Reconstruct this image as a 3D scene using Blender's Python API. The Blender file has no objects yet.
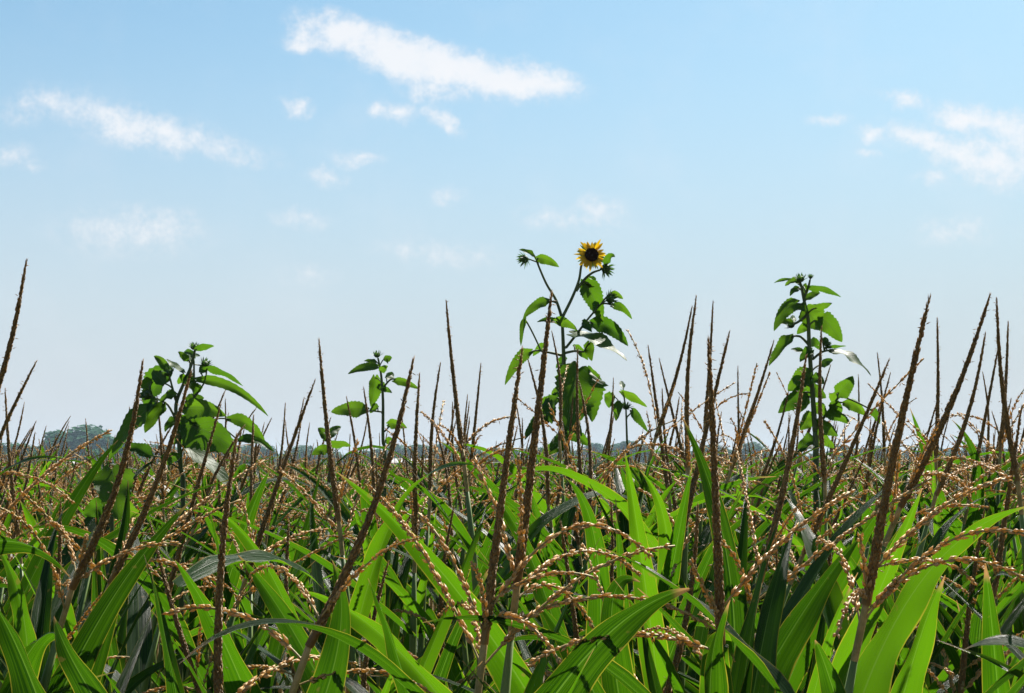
import bpy, math, random
import numpy as np
from mathutils import Vector, Matrix, Quaternion, Euler

R = math.radians
SC = bpy.context.scene
COL = SC.collection
rng = random.Random(11)
W, H, LENS, SENSOR = 1024, 693, 55.0, 36.0
FPX = W * LENS / SENSOR
CAMZ = 2.15
HORIZON = 467.0
PITCH = math.atan((HORIZON - H / 2) / FPX)
SUN_EL, SUN_AZ = R(47), R(30)          # azimuth measured from +Y towards +X (sun ahead, right)

# ------------------------------------------------------------------ helpers
def at(x, y, d):
    """point that the photograph shows at pixel x, y, d metres into the scene"""
    v = Vector(((x - W / 2) / FPX * d, d, (H / 2 - y) / FPX * d))
    c, s = math.cos(PITCH), math.sin(PITCH)
    return Vector((v.x, v.y * c - v.z * s, CAMZ + v.y * s + v.z * c))

class Geo:
    def __init__(self):
        self.v, self.f, self.uv, self.m = [], [], [], []
    def add(self, vs, fs, uvs=None, mi=0):
        b = len(self.v)
        self.v += [tuple(p) for p in vs]
        self.uv += list(uvs) if uvs is not None else [(0.5, 0.5)] * len(vs)
        self.f += [tuple(i + b for i in f) for f in fs]
        self.m += [mi] * len(fs)
    def merge(self, g, mat=None, mi=None):
        vs = [mat @ Vector(p) for p in g.v] if mat is not None else g.v
        b = len(self.v)
        self.v += [tuple(p) for p in vs]
        self.uv += g.uv
        self.f += [tuple(i + b for i in f) for f in g.f]
        self.m += g.m if mi is None else [mi] * len(g.f)
    def mesh(self, name, mats, smooth=True):
        me = bpy.data.meshes.new(name)
        me.from_pydata(self.v, [], self.f)
        for mt in mats: me.materials.append(mt)
        n = len(me.polygons)
        me.polygons.foreach_set('material_index', np.array(self.m, dtype=np.int32))
        me.polygons.foreach_set('use_smooth', np.full(n, smooth, dtype=bool))
        uvl = me.uv_layers.new(name='UVMap')
        li = np.empty(len(me.loops), dtype=np.int32)
        me.loops.foreach_get('vertex_index', li)
        uvl.data.foreach_set('uv', np.array(self.uv, dtype=np.float32)[li].ravel())
        me.update()
        return me

def link(name, me, parent=None, loc=None, rot=None, scale=None):
    o = bpy.data.objects.new(name, me)
    COL.objects.link(o)
    if parent: o.parent = parent
    if loc is not None: o.location = loc
    if rot is not None:
        o.rotation_mode = 'QUATERNION'; o.rotation_quaternion = rot
    if scale is not None:
        o.scale = (scale,) * 3 if isinstance(scale, (int, float)) else scale
    return o

def empty(name, loc):
    o = bpy.data.objects.new(name, None); COL.objects.link(o)
    o.location = loc; o.empty_display_size = 0.1
    return o

def tag(o, label=None, cat=None, group=None, kind=None):
    if label: o['label'] = label
    if cat: o['category'] = cat
    if group: o['group'] = group
    if kind: o['kind'] = kind
    return o

def frames(pts):
    """parallel-transported frame along a polyline"""
    n = len(pts); T = []
    for i in range(n):
        a, b = pts[max(i - 1, 0)], pts[min(i + 1, n - 1)]
        t = (b - a); T.append(t.normalized() if t.length > 1e-9 else Vector((0, 0, 1)))
    ref = Vector((1, 0, 0)) if abs(T[0].x) < 0.8 else Vector((0, 1, 0))
    u = (ref - T[0] * ref.dot(T[0])).normalized()
    out = []
    for t in T:
        u = (u - t * u.dot(t)).normalized()
        out.append((t, u, t.cross(u)))
    return out

def tube(g, pts, rad, sides=6, mi=0, cap=True):
    pts = [Vector(p) for p in pts]; fr = frames(pts); n = len(pts)
    vs, uv, fs = [], [], []
    for i, (p, (t, u, w)) in enumerate(zip(pts, fr)):
        r = rad[i] if not callable(rad) else rad(i / (n - 1))
        for k in range(sides):
            a = 2 * math.pi * k / sides
            vs.append(p + (u * math.cos(a) + w * math.sin(a)) * r)
            uv.append((k / sides, i / (n - 1)))
    for i in range(n - 1):
        for k in range(sides):
            a, b = i * sides + k, i * sides + (k + 1) % sides
            fs.append((a, b, b + sides, a + sides))
    if cap: fs.append(tuple(range((n - 1) * sides, n * sides)))
    g.add(vs, fs, uv, mi)

def bez(a, b, c, t): return a * (1 - t) ** 2 + b * (2 * t * (1 - t)) + c * t * t

def spikelet(g, p, d, L, r, rn, mi=0):
    """one husk: a pointed, slightly swollen scale lying along d"""
    d = d.normalized()
    ref = Vector((0, 0, 1)) if abs(d.z) < 0.9 else Vector((1, 0, 0))
    u = d.cross(ref).normalized(); w = d.cross(u)
    a0 = rn.random() * 6.28
    vs = [p]; 
    for k in range(4):
        a = a0 + k * math.pi / 2
        vs.append(p + d * (L * 0.42) + (u * math.cos(a) + w * math.sin(a)) * r)
    vs.append(p + d * L)
    g.add(vs, [(0, 2, 1), (0, 3, 2), (0, 4, 3), (0, 1, 4), (1, 2, 5), (2, 3, 5), (3, 4, 5), (4, 1, 5)], None, mi)

# ------------------------------------------------------------------ materials
def nodes_of(name):
    m = bpy.data.materials.new(name); m.use_nodes = True
    nt = m.node_tree; nt.nodes.clear()
    return m, nt
def N(nt, typ, **kw):
    n = nt.nodes.new(typ)
    for k, v in kw.items(): setattr(n, k, v)
    return n
def mth(nt, op, a, b=None, c=None, clamp=False):
    n = nt.nodes.new('ShaderNodeMath'); n.operation = op; n.use_clamp = clamp
    for i, x in enumerate((a, b, c)):
        if x is None: continue
        if isinstance(x, (int, float)): n.inputs[i].default_value = x
        else: nt.links.new(x, n.inputs[i])
    return n.outputs[0]
def mixc(nt, f, a, b, mode='MIX'):
    n = nt.nodes.new('ShaderNodeMix'); n.data_type = 'RGBA'; n.blend_type = mode
    for s, x in ((n.inputs[0], f), (n.inputs[6], a), (n.inputs[7], b)):
        if isinstance(x, (int, float)): s.default_value = x
        elif isinstance(x, tuple): s.default_value = (*x[:3], 1)
        else: nt.links.new(x, s)
    return n.outputs[2]
def rand_value(nt):
    g = N(nt, 'ShaderNodeNewGeometry'); o = N(nt, 'ShaderNodeObjectInfo')
    return mth(nt, 'FRACT', mth(nt, 'ADD', g.outputs['Random Per Island'], o.outputs['Random']))
def noise(nt, vec, scale, detail=3, rough=0.55, dist=0.0):
    n = N(nt, 'ShaderNodeTexNoise'); n.inputs['Scale'].default_value = scale
    n.inputs['Detail'].default_value = detail; n.inputs['Roughness'].default_value = rough
    n.inputs['Distortion'].default_value = dist
    if vec is not None: nt.links.new(vec, n.inputs['Vector'])
    return n.outputs['Fac']
def ramp(nt, f, a, b):
    n = N(nt, 'ShaderNodeMapRange'); n.interpolation_type = 'SMOOTHSTEP'
    nt.links.new(f, n.inputs[0]); n.inputs[1].default_value = a; n.inputs[2].default_value = b
    return n.outputs[0]

def leaf_shader(nt, base, trans, rough, fac, bump=None, bump_d=0.002, spec=0.5):
    p = N(nt, 'ShaderNodeBsdfPrincipled'); p.inputs['Roughness'].default_value = rough
    p.inputs['Specular IOR Level'].default_value = spec
    t = N(nt, 'ShaderNodeBsdfTranslucent'); mx = N(nt, 'ShaderNodeMixShader'); out = N(nt, 'ShaderNodeOutputMaterial')
    nt.links.new(base, p.inputs['Base Color']); nt.links.new(trans, t.inputs['Color'])
    mx.inputs[0].default_value = fac
    nt.links.new(p.outputs[0], mx.inputs[1]); nt.links.new(t.outputs[0], mx.inputs[2])
    nt.links.new(mx.outputs[0], out.inputs[0])
    if bump is not None:
        b = N(nt, 'ShaderNodeBump'); b.inputs['Strength'].default_value = 0.6; b.inputs['Distance'].default_value = bump_d
        nt.links.new(bump, b.inputs['Height']); nt.links.new(b.outputs[0], p.inputs['Normal'])
    return p

def corn_leaf_mat():
    m, nt = nodes_of('corn_leaf_green')
    uv = N(nt, 'ShaderNodeUVMap').outputs[0]; sx = N(nt, 'ShaderNodeSeparateXYZ'); nt.links.new(uv, sx.inputs[0])
    u, v = sx.outputs[0], sx.outputs[1]
    rv = mth(nt, 'POWER', rand_value(nt), 1.7)
    mp = N(nt, 'ShaderNodeMapping'); nt.links.new(uv, mp.inputs[0]); mp.inputs['Scale'].default_value = (46, 0.7, 1)
    nt.links.new(mth(nt, 'MULTIPLY', rv, 40), mp.inputs['Location']) if False else None
    vein = ramp(nt, noise(nt, mp.outputs[0], 1.0, 2, 0.5), 0.32, 0.68)
    off = mth(nt, 'ABSOLUTE', mth(nt, 'SUBTRACT', u, 0.5))
    mid = mth(nt, 'SUBTRACT', 1, ramp(nt, off, 0.012, 0.030))
    tc = N(nt, 'ShaderNodeTexCoord').outputs['Object']
    blot = noise(nt, tc, 9.0, 4, 0.6)
    edge_n = noise(nt, tc, 26.0, 2)
    edge = ramp(nt, mth(nt, 'ADD', off, mth(nt, 'MULTIPLY', mth(nt, 'SUBTRACT', edge_n, 0.5), 0.06)), 0.462, 0.497)
    tip = ramp(nt, mth(nt, 'ADD', v, mth(nt, 'MULTIPLY', mth(nt, 'SUBTRACT', blot, 0.5), 0.22)), 0.93, 1.0)
    base = mixc(nt, rv, (0.005, 0.024, 0.004), (0.013, 0.048, 0.007))
    base = mixc(nt, mth(nt, 'MULTIPLY', vein, 0.55), base, (0.020, 0.058, 0.010))
    base = mixc(nt, mth(nt, 'MULTIPLY', ramp(nt, blot, 0.5, 0.75), 0.35), base, (0.028, 0.07, 0.012))
    base = mixc(nt, mth(nt, 'MULTIPLY', mid, 0.7), base, (0.11, 0.17, 0.058))
    base = mixc(nt, mth(nt, 'MULTIPLY', edge, 0.75), base, (0.28, 0.25, 0.05))
    spots = ramp(nt, noise(nt, tc, 60.0, 2, 0.5), 0.70, 0.76)
    base = mixc(nt, mth(nt, 'MULTIPLY', spots, 0.5), base, (0.22, 0.16, 0.06))
    base = mixc(nt, tip, base, (0.25, 0.17, 0.08))
    tr = mixc(nt, rv, (0.003, 0.034, 0.0012), (0.058, 0.195, 0.0022))
    tr = mixc(nt, ramp(nt, rv, 0.62, 0.9), tr, (0.100, 0.255, 0.0035))          # the thin yellow-green blades
    tr = mixc(nt, mth(nt, 'MULTIPLY', vein, 0.55), tr, (0.100, 0.245, 0.004))
    tr = mixc(nt, mth(nt, 'MULTIPLY', mid, 0.6), tr, (0.13, 0.26, 0.025))
    tr = mixc(nt, mth(nt, 'MULTIPLY', edge, 0.75), tr, (0.42, 0.36, 0.03))
    tr = mixc(nt, mth(nt, 'MULTIPLY', spots, 0.5), tr, (0.2, 0.14, 0.03))
    tr = mixc(nt, tip, tr, (0.35, 0.2, 0.07))
    leaf_shader(nt, base, tr, 0.34, 0.46, vein, 0.0022, 0.18)
    return m

def simple_leaf(name, b0, b1, t0, t1, rough, fac, scale=30.0, veins=False, spec=0.5):
    m, nt = nodes_of(name)
    tc = N(nt, 'ShaderNodeTexCoord').outputs['Object']
    n1 = noise(nt, tc, scale, 4, 0.6); rv = rand_value(nt)
    f = mth(nt, 'MULTIPLY_ADD', rv, 0.6, mth(nt, 'MULTIPLY', n1, 0.45), clamp=True)
    base = mixc(nt, f, b0, b1); tr = mixc(nt, f, t0, t1); bump = n1
    if veins:
        uv = N(nt, 'ShaderNodeUVMap').outputs[0]; sx = N(nt, 'ShaderNodeSeparateXYZ'); nt.links.new(uv, sx.inputs[0])
        off = mth(nt, 'ABSOLUTE', mth(nt, 'SUBTRACT', sx.outputs[0], 0.5))
        mid = mth(nt, 'SUBTRACT', 1, ramp(nt, off, 0.012, 0.035))
        ph = mth(nt, 'SUBTRACT', mth(nt, 'MULTIPLY', sx.outputs[1], 7.0), mth(nt, 'MULTIPLY', off, 4.5))
        side = mth(nt, 'SUBTRACT', 1, ramp(nt, mth(nt, 'ABSOLUTE', mth(nt, 'SUBTRACT', mth(nt, 'FRACT', ph), 0.5)), 0.02, 0.09))
        vv = mth(nt, 'MAXIMUM', mid, mth(nt, 'MULTIPLY', side, 0.7))
        base = mixc(nt, mth(nt, 'MULTIPLY', vv, 0.6), base, (0.13, 0.18, 0.07))
        tr = mixc(nt, mth(nt, 'MULTIPLY', vv, 0.55), tr, (0.05, 0.10, 0.015))
        bump = mth(nt, 'SUBTRACT', n1, vv)
    leaf_shader(nt, base, tr, rough, fac, bump, 0.003, spec)
    return m

def solid(name, c0, c1, rough=0.7, scale=40.0, stretch=None, spec=0.3, isl=0.0):
    m, nt = nodes_of(name)
    tc = N(nt, 'ShaderNodeTexCoord').outputs['Object']
    if stretch:
        mp = N(nt, 'ShaderNodeMapping'); nt.links.new(tc, mp.inputs[0]); mp.inputs['Scale'].default_value = stretch; tc = mp.outputs[0]
    n1 = noise(nt, tc, scale, 5, 0.6)
    f = ramp(nt, n1, 0.3, 0.7)
    if isl: f = mth(nt, 'MULTIPLY_ADD', rand_value(nt), isl, mth(nt, 'MULTIPLY', f, 1 - isl), clamp=True)
    p = N(nt, 'ShaderNodeBsdfPrincipled'); p.inputs['Roughness'].default_value = rough; p.inputs['Specular IOR Level'].default_value = spec
    nt.links.new(mixc(nt, f, c0, c1), p.inputs['Base Color'])
    b = N(nt, 'ShaderNodeBump'); b.inputs['Strength'].default_value = 0.5; b.inputs['Distance'].default_value = 0.002
    nt.links.new(n1, b.inputs['Height']); nt.links.new(b.outputs[0], p.inputs['Normal'])
    o = N(nt, 'ShaderNodeOutputMaterial'); nt.links.new(p.outputs[0], o.inputs[0])
    return m

M_LEAF = corn_leaf_mat()
M_STALK = solid('corn_stalk_green', (0.07, 0.12, 0.025), (0.16, 0.22, 0.06), 0.5, 30, (1, 1, 0.15))
M_HUSK = simple_leaf('tassel_husk', (0.35, 0.195, 0.058), (0.70, 0.495, 0.245), (0.68, 0.37, 0.045), (0.90, 0.60, 0.15), 0.45, 0.45, 60.0)
M_SPIKE = simple_leaf('spike_husk', (0.095, 0.055, 0.014), (0.40, 0.245, 0.070), (0.26, 0.14, 0.03), (0.55, 0.34, 0.08), 0.55, 0.42, 60.0)
M_RACHIS = solid('tassel_rachis', (0.20, 0.17, 0.05), (0.42, 0.29, 0.12), 0.6, 60)
M_SUNLEAF = simple_leaf('sunflower_leaf', (0.019, 0.052, 0.013), (0.042, 0.088, 0.019), (0.040, 0.135, 0.005), (0.135, 0.270, 0.008), 0.48, 0.46, 22.0, True, 0.16)
M_SUNSTEM = solid('sunflower_stem', (0.035, 0.06, 0.018), (0.09, 0.12, 0.04), 0.6, 40, (1, 1, 0.2))
M_PETAL = simple_leaf('sunflower_petal', (0.60, 0.34, 0.006), (0.74, 0.50, 0.014), (0.68, 0.40, 0.005), (0.80, 0.55, 0.012), 0.5, 0.5, 60.0)
M_DISC = solid('sunflower_disc', (0.012, 0.006, 0.004), (0.05, 0.022, 0.012), 0.85, 300)
M_BRACT = simple_leaf('sunflower_bract', (0.03, 0.07, 0.018), (0.06, 0.11, 0.03), (0.05, 0.14, 0.015), (0.09, 0.2, 0.02), 0.6, 0.3, 80.0)
M_TREE = simple_leaf('tree_foliage', (0.018, 0.080, 0.036), (0.034, 0.120, 0.050), (0.02, 0.11, 0.03), (0.045, 0.16, 0.04), 0.8, 0.3, 0.6, False, 0.08)
M_BARK = solid('tree_bark', (0.06, 0.045, 0.03), (0.12, 0.09, 0.065), 0.9, 4)
M_SOIL = solid('field_soil', (0.07, 0.05, 0.032), (0.13, 0.10, 0.065), 0.95, 3)
M_WALLM = solid('shed_wall', (0.40, 0.35, 0.34), (0.50, 0.44, 0.42), 0.9, 2)
M_ROOFM = solid('shed_roof', (0.40, 0.38, 0.37), (0.50, 0.48, 0.46), 0.7, 1)
M_DARKM = solid('shed_opening', (0.03, 0.03, 0.035), (0.06, 0.06, 0.065), 0.6, 2)

# ------------------------------------------------------------------ corn leaf
def leaf_strip(g, pts, sides_normals, width, fold, nac, rn, ripple=0.0, mi=0, profile=None):
    """blade over a midrib polyline; sides_normals: (side, normal) at each point"""
    n = len(pts); vs, uv, fs = [], [], []
    ph1, ph2, fr = rn.random() * 6.28, rn.random() * 6.28, rn.uniform(14, 24)
    for i in range(n):
        s = i / (n - 1)
        if profile: wd = profile(s)
        else: wd = (0.50 + 0.50 * min(1, s / 0.25) ** 0.8) * max(0.0, 1 - s ** 1.35) ** 0.95
        hw = max(width * 0.5 * wd, 0.0004)
        sd, nm = sides_normals[i]
        for k in range(nac):
            c = -1 + 2 * k / (nac - 1)
            ac = abs(c)
            rip = ripple * hw * ac ** 2 * math.sin(fr * s + (ph1 if c > 0 else ph2)) * min(1, s * 5)
            vs.append(pts[i] + sd * (c * hw * math.cos(fold)) + nm * (ac ** 1.15 * hw * math.sin(fold) + rip))
            uv.append((0.5 + c * 0.5, s))
    for i in range(n - 1):
        for k in range(nac - 1):
            a = i * nac + k
            fs.append((a, a + 1, a + 1 + nac, a + nac))
    g.add(vs, fs, uv, mi)

def leaf_geo(L, width, e0, bend, power, twist, fold, ripple, nseg, nac, rn, g=None, mat=None, curl=0.0, mi=0):
    pts, sn = [Vector((0, 0, 0))], []
    az = 0.0
    for i in range(nseg + 1):
        s = i / nseg
        e = e0 - bend * s ** power
        az = curl * s * s
        t = Vector((math.cos(e) * math.cos(az), math.cos(e) * math.sin(az), math.sin(e)))
        sd = Vector((-math.sin(az), math.cos(az), 0)); nm = t.cross(sd) * 1.0
        nm = -nm if nm.dot(Vector((-math.cos(az) * math.sin(e), -math.sin(az) * math.sin(e), math.cos(e)))) < 0 else nm
        q = Quaternion(t, twist * s)
        sn.append((q @ sd, q @ nm))
        if i < nseg: pts.append(pts[-1] + t * (L / nseg))
    if mat is not None:
        rot = mat.to_3x3()
        sc = rot.col[0].length
        pts = [mat @ p for p in pts]; sn = [((rot @ a) / sc, (rot @ b) / sc) for a, b in sn]; width *= sc
    g2 = g or Geo()
    leaf_strip(g2, pts, sn, width, fold, nac, rn, ripple, mi)
    return g2

def leaf_params(kind, rn):
    if kind == 'flag':
        return dict(L=rn.uniform(0.32, 0.48), width=rn.uniform(0.036, 0.050), e0=R(rn.uniform(38, 66)), bend=R(rn.uniform(5, 80)), power=rn.uniform(1.6, 2.4),
                    twist=rn.uniform(-0.9, 0.9), fold=R(rn.uniform(14, 34)), ripple=rn.uniform(0.08, 0.22), curl=rn.uniform(-0.3, 0.3))
    return dict(L=rn.uniform(0.50, 0.76), width=rn.uniform(0.038, 0.058), e0=R(rn.uniform(48, 76)), bend=R(rn.choice((rn.uniform(5, 50), rn.uniform(5, 60), rn.uniform(40, 130)))), power=rn.uniform(1.4, 2.2),
                twist=rn.uniform(-0.9, 0.9), fold=R(rn.uniform(10, 30)), ripple=rn.uniform(0.10, 0.28), curl=rn.uniform(-0.35, 0.35))

lr = random.Random(5)
FLAG = [leaf_params('flag', lr) for _ in range(12)]
LONG = [leaf_params('long', lr) for _ in range(18)]
def leaf_meshes(plist, nseg, nac):
    return [leaf_geo(nseg=nseg, nac=nac, rn=random.Random(i * 7 + 1), **p).mesh('leaf', [M_LEAF]) for i, p in enumerate(plist)]
FLAG_N, LONG_N = leaf_meshes(FLAG, 22, 7), leaf_meshes(LONG, 30, 7)
FLAG_M, LONG_M = leaf_meshes(FLAG, 10, 5), leaf_meshes(LONG, 13, 5)

# ------------------------------------------------------------------ tassel
def branch_path(L, e0, bend, curl, n):
    pts = [Vector((0, 0, 0))]
    for i in range(n):
        s = (i + 0.5) / n
        e = e0 - bend * s ** 1.3; az = curl * s
        pts.append(pts[-1] + Vector((math.cos(e) * math.cos(az), math.cos(e) * math.sin(az), math.sin(e))) * (L / n))
    return pts

def dress(g, pts, spacing, sl, sr, rn, lead=0.10, splay=0.35, mi=0, thin=1.0):
    """paired husks along a branch"""
    fr = frames(pts); seg = [(pts[i + 1] - pts[i]).length for i in range(len(pts) - 1)]
    tot = sum(seg); s = tot * lead; k = 0
    while s < tot * 0.985:
        acc = 0; i = 0
        while i < len(seg) - 1 and acc + seg[i] < s: acc += seg[i]; i += 1
        f = (s - acc) / seg[i]; p = pts[i].lerp(pts[i + 1], min(f, 1)); t, u, w = fr[i]
        q = s / tot
        a = k * 2.05 + rn.uniform(-0.5, 0.5)
        o = u * math.cos(a) + w * math.sin(a)
        if rn.random() < 0.10: s += spacing; k += 1; continue          # husk already shed
        if rn.random() < 0.30:                                         # a hanging anther
            spikelet(g, p + o * sr, Vector((rn.uniform(-.4, .4), rn.uniform(-.4, .4), -1)), sl * rn.uniform(0.45, 0.8), sr * 0.33, rn, mi)
        taper = (1 - 0.35 * q)
        d = t + o * (splay * rn.uniform(0.6, 1.3)) + Vector((0, 0, -0.12))
        spikelet(g, p + o * 0.0008, d, sl * taper * rn.uniform(0.65, 1.25), sr * taper * rn.uniform(0.7, 1.2), rn, mi)
        if rn.random() < 0.75:
            o2 = -o; d2 = t + o2 * (splay * rn.uniform(0.5, 1.2))
            spikelet(g, p + o2 * 0.0008, d2, sl * taper * rn.uniform(0.75, 1.1), sr * taper * rn.uniform(0.8, 1.1), rn, mi)
        s += spacing * rn.uniform(0.8, 1.2); k += 1

def branch_geo(p, lod, rn):
    g = Geo()
    if lod == 0:
        pts = branch_path(n=14, **p); tube(g, pts, [0.0011] * 15, 4, 1); dress(g, pts, 0.0046, 0.0112, 0.0022, rn, splay=0.27)
    elif lod == 1:
        pts = branch_path(n=9, **p); tube(g, pts, [0.0012] * 10, 3, 1); dress(g, pts, 0.0085, 0.0155, 0.0022, rn, splay=0.24)
    else:
        pts = branch_path(n=6, **p); tube(g, pts, [0.002, 0.0036, 0.0044, 0.0042, 0.0038, 0.003, 0.001], 3, 0)
    return g

def spike_geo(L, lod, rn, thick=1.0):
    g = Geo(); n = 12
    bx, by = rn.uniform(-0.045, 0.045), rn.uniform(-0.045, 0.045)
    pts = [Vector((bx * L * math.sin(math.pi * i / n * 0.97), by * L * math.sin(math.pi * i / n * 0.97), L * i / n)) for i in range(n + 1)]
    if lod == 2:
        pts = pts[::3]; rad = [0.0042, 0.0046, 0.0040, 0.0030, 0.0008]
        tube(g, pts, [r * thick for r in rad], 4, 0); return g
    core = lambda s: (0.0034 * (1 - s) + 0.0009) * min(1, (1.02 - s) / 0.12) * thick
    tube(g, pts, core, 6, 0)
    fr = frames(pts)
    step = 0.0036 if lod == 0 else 0.0080
    s = 0.012
    while s < L * 0.985:
        q = s / L; i = min(int(q * n), n - 1); p = pts[i].lerp(pts[i + 1], q * n - i); t, u, w = fr[i]
        rows = 5 if q < 0.8 else 3
        a0 = s * 260 + rn.random()
        for k in range(rows):
            a = a0 + k * 2 * math.pi / rows + rn.uniform(-0.3, 0.3)
            o = u * math.cos(a) + w * math.sin(a)
            tp = (1 - 0.45 * q) * min(1, 0.35 + (1 - q) / 0.15) * thick
            big = 1.0 if lod == 0 else 1.5
            d = t + o * rn.uniform(0.06, 0.22)
            spikelet(g, p + o * core(q) * 0.7, d, 0.0100 * big * (1 - 0.3 * q) * rn.uniform(0.8, 1.2), 0.0018 * big * tp * rn.uniform(0.85, 1.2), rn)
        if lod == 0 and rn.random() < 0.35:
            a = rn.random() * 6.28; o = u * math.cos(a) + w * math.sin(a)
            spikelet(g, p + o * core(q) * 1.5, o + t * rn.uniform(-0.6, 0.9), 0.0055 * thick, 0.0006, rn)
        s += step * rn.uniform(0.85, 1.15)
    return g

br_rng = random.Random(21)
BR_P = [dict(L=br_rng.uniform(0.10, 0.25), e0=R(br_rng.uniform(25, 66)), bend=R(br_rng.uniform(5, 65)), curl=br_rng.uniform(-0.25, 0.25)) for _ in range(16)]
BR = [[branch_geo(p, lod, random.Random(i)).mesh('tassel_branch', [M_HUSK, M_RACHIS]) for i, p in enumerate(BR_P)] for lod in (0, 1)]
SPK = [[spike_geo(0.30, lod, random.Random(i + 40)).mesh('central_spike', [M_SPIKE]) for i in range(5)] for lod in (0, 0)]

def tassel_far_geo(rn, nbr, lod, g=None, mat=None):
    """a whole tassel in one mesh, along +Z from its foot"""
    g = g or Geo(); mat = mat or Matrix()
    s = spike_geo(rn.uniform(0.19, 0.28) if lod == 2 else 0.29, 2 if lod == 2 else 1, rn, 1.0)
    g.merge(s, mat @ Matrix.Translation((0, 0, 0.06)), 0)
    t = Geo(); tube(t, [Vector((0, 0, 0)), Vector((0, 0, 0.06))], [0.0035, 0.003], 4, 2); g.merge(t, mat)
    for k in range(nbr):
        p = rn.choice(BR_P)
        b = branch_geo(p, 2 if lod == 2 else 1, rn)
        b.m = [1 if x == 0 else 2 for x in b.m]
        g.merge(b, mat @ Matrix.Translation((0, 0, rn.uniform(0.0, 0.06))) @ Matrix.Rotation(rn.random() * 6.28, 4, 'Z'))
    return g
TAS_F = [tassel_far_geo(random.Random(i + 90), 11, 1).mesh('tassel', [M_SPIKE, M_HUSK, M_RACHIS]) for i in range(7)]

# ------------------------------------------------------------------ a corn plant
PLANTS = []          # (ground point, object, stalk function) for hero leaves
def stalk_curve(B, D):
    ctrl = B - D * 0.42
    G = Vector((ctrl.x - D.x * 0.25, ctrl.y - D.y * 0.25, 0.0))
    c2 = Vector((G.x * 0.35 + ctrl.x * 0.65, G.y * 0.35 + ctrl.y * 0.65, ctrl.z * 0.55))
    def f(t):   # cubic, t=0 ground
        return G * (1 - t) ** 3 + c2 * (3 * t * (1 - t) ** 2) + ctrl * (3 * t * t * (1 - t)) + B * t ** 3
    return G, f

def z_on(f, z):
    lo, hi = 0.0, 1.0
    for _ in range(24):
        m = (lo + hi) / 2
        if f(m).z < z: lo = m
        else: hi = m
    return f(lo)

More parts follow.
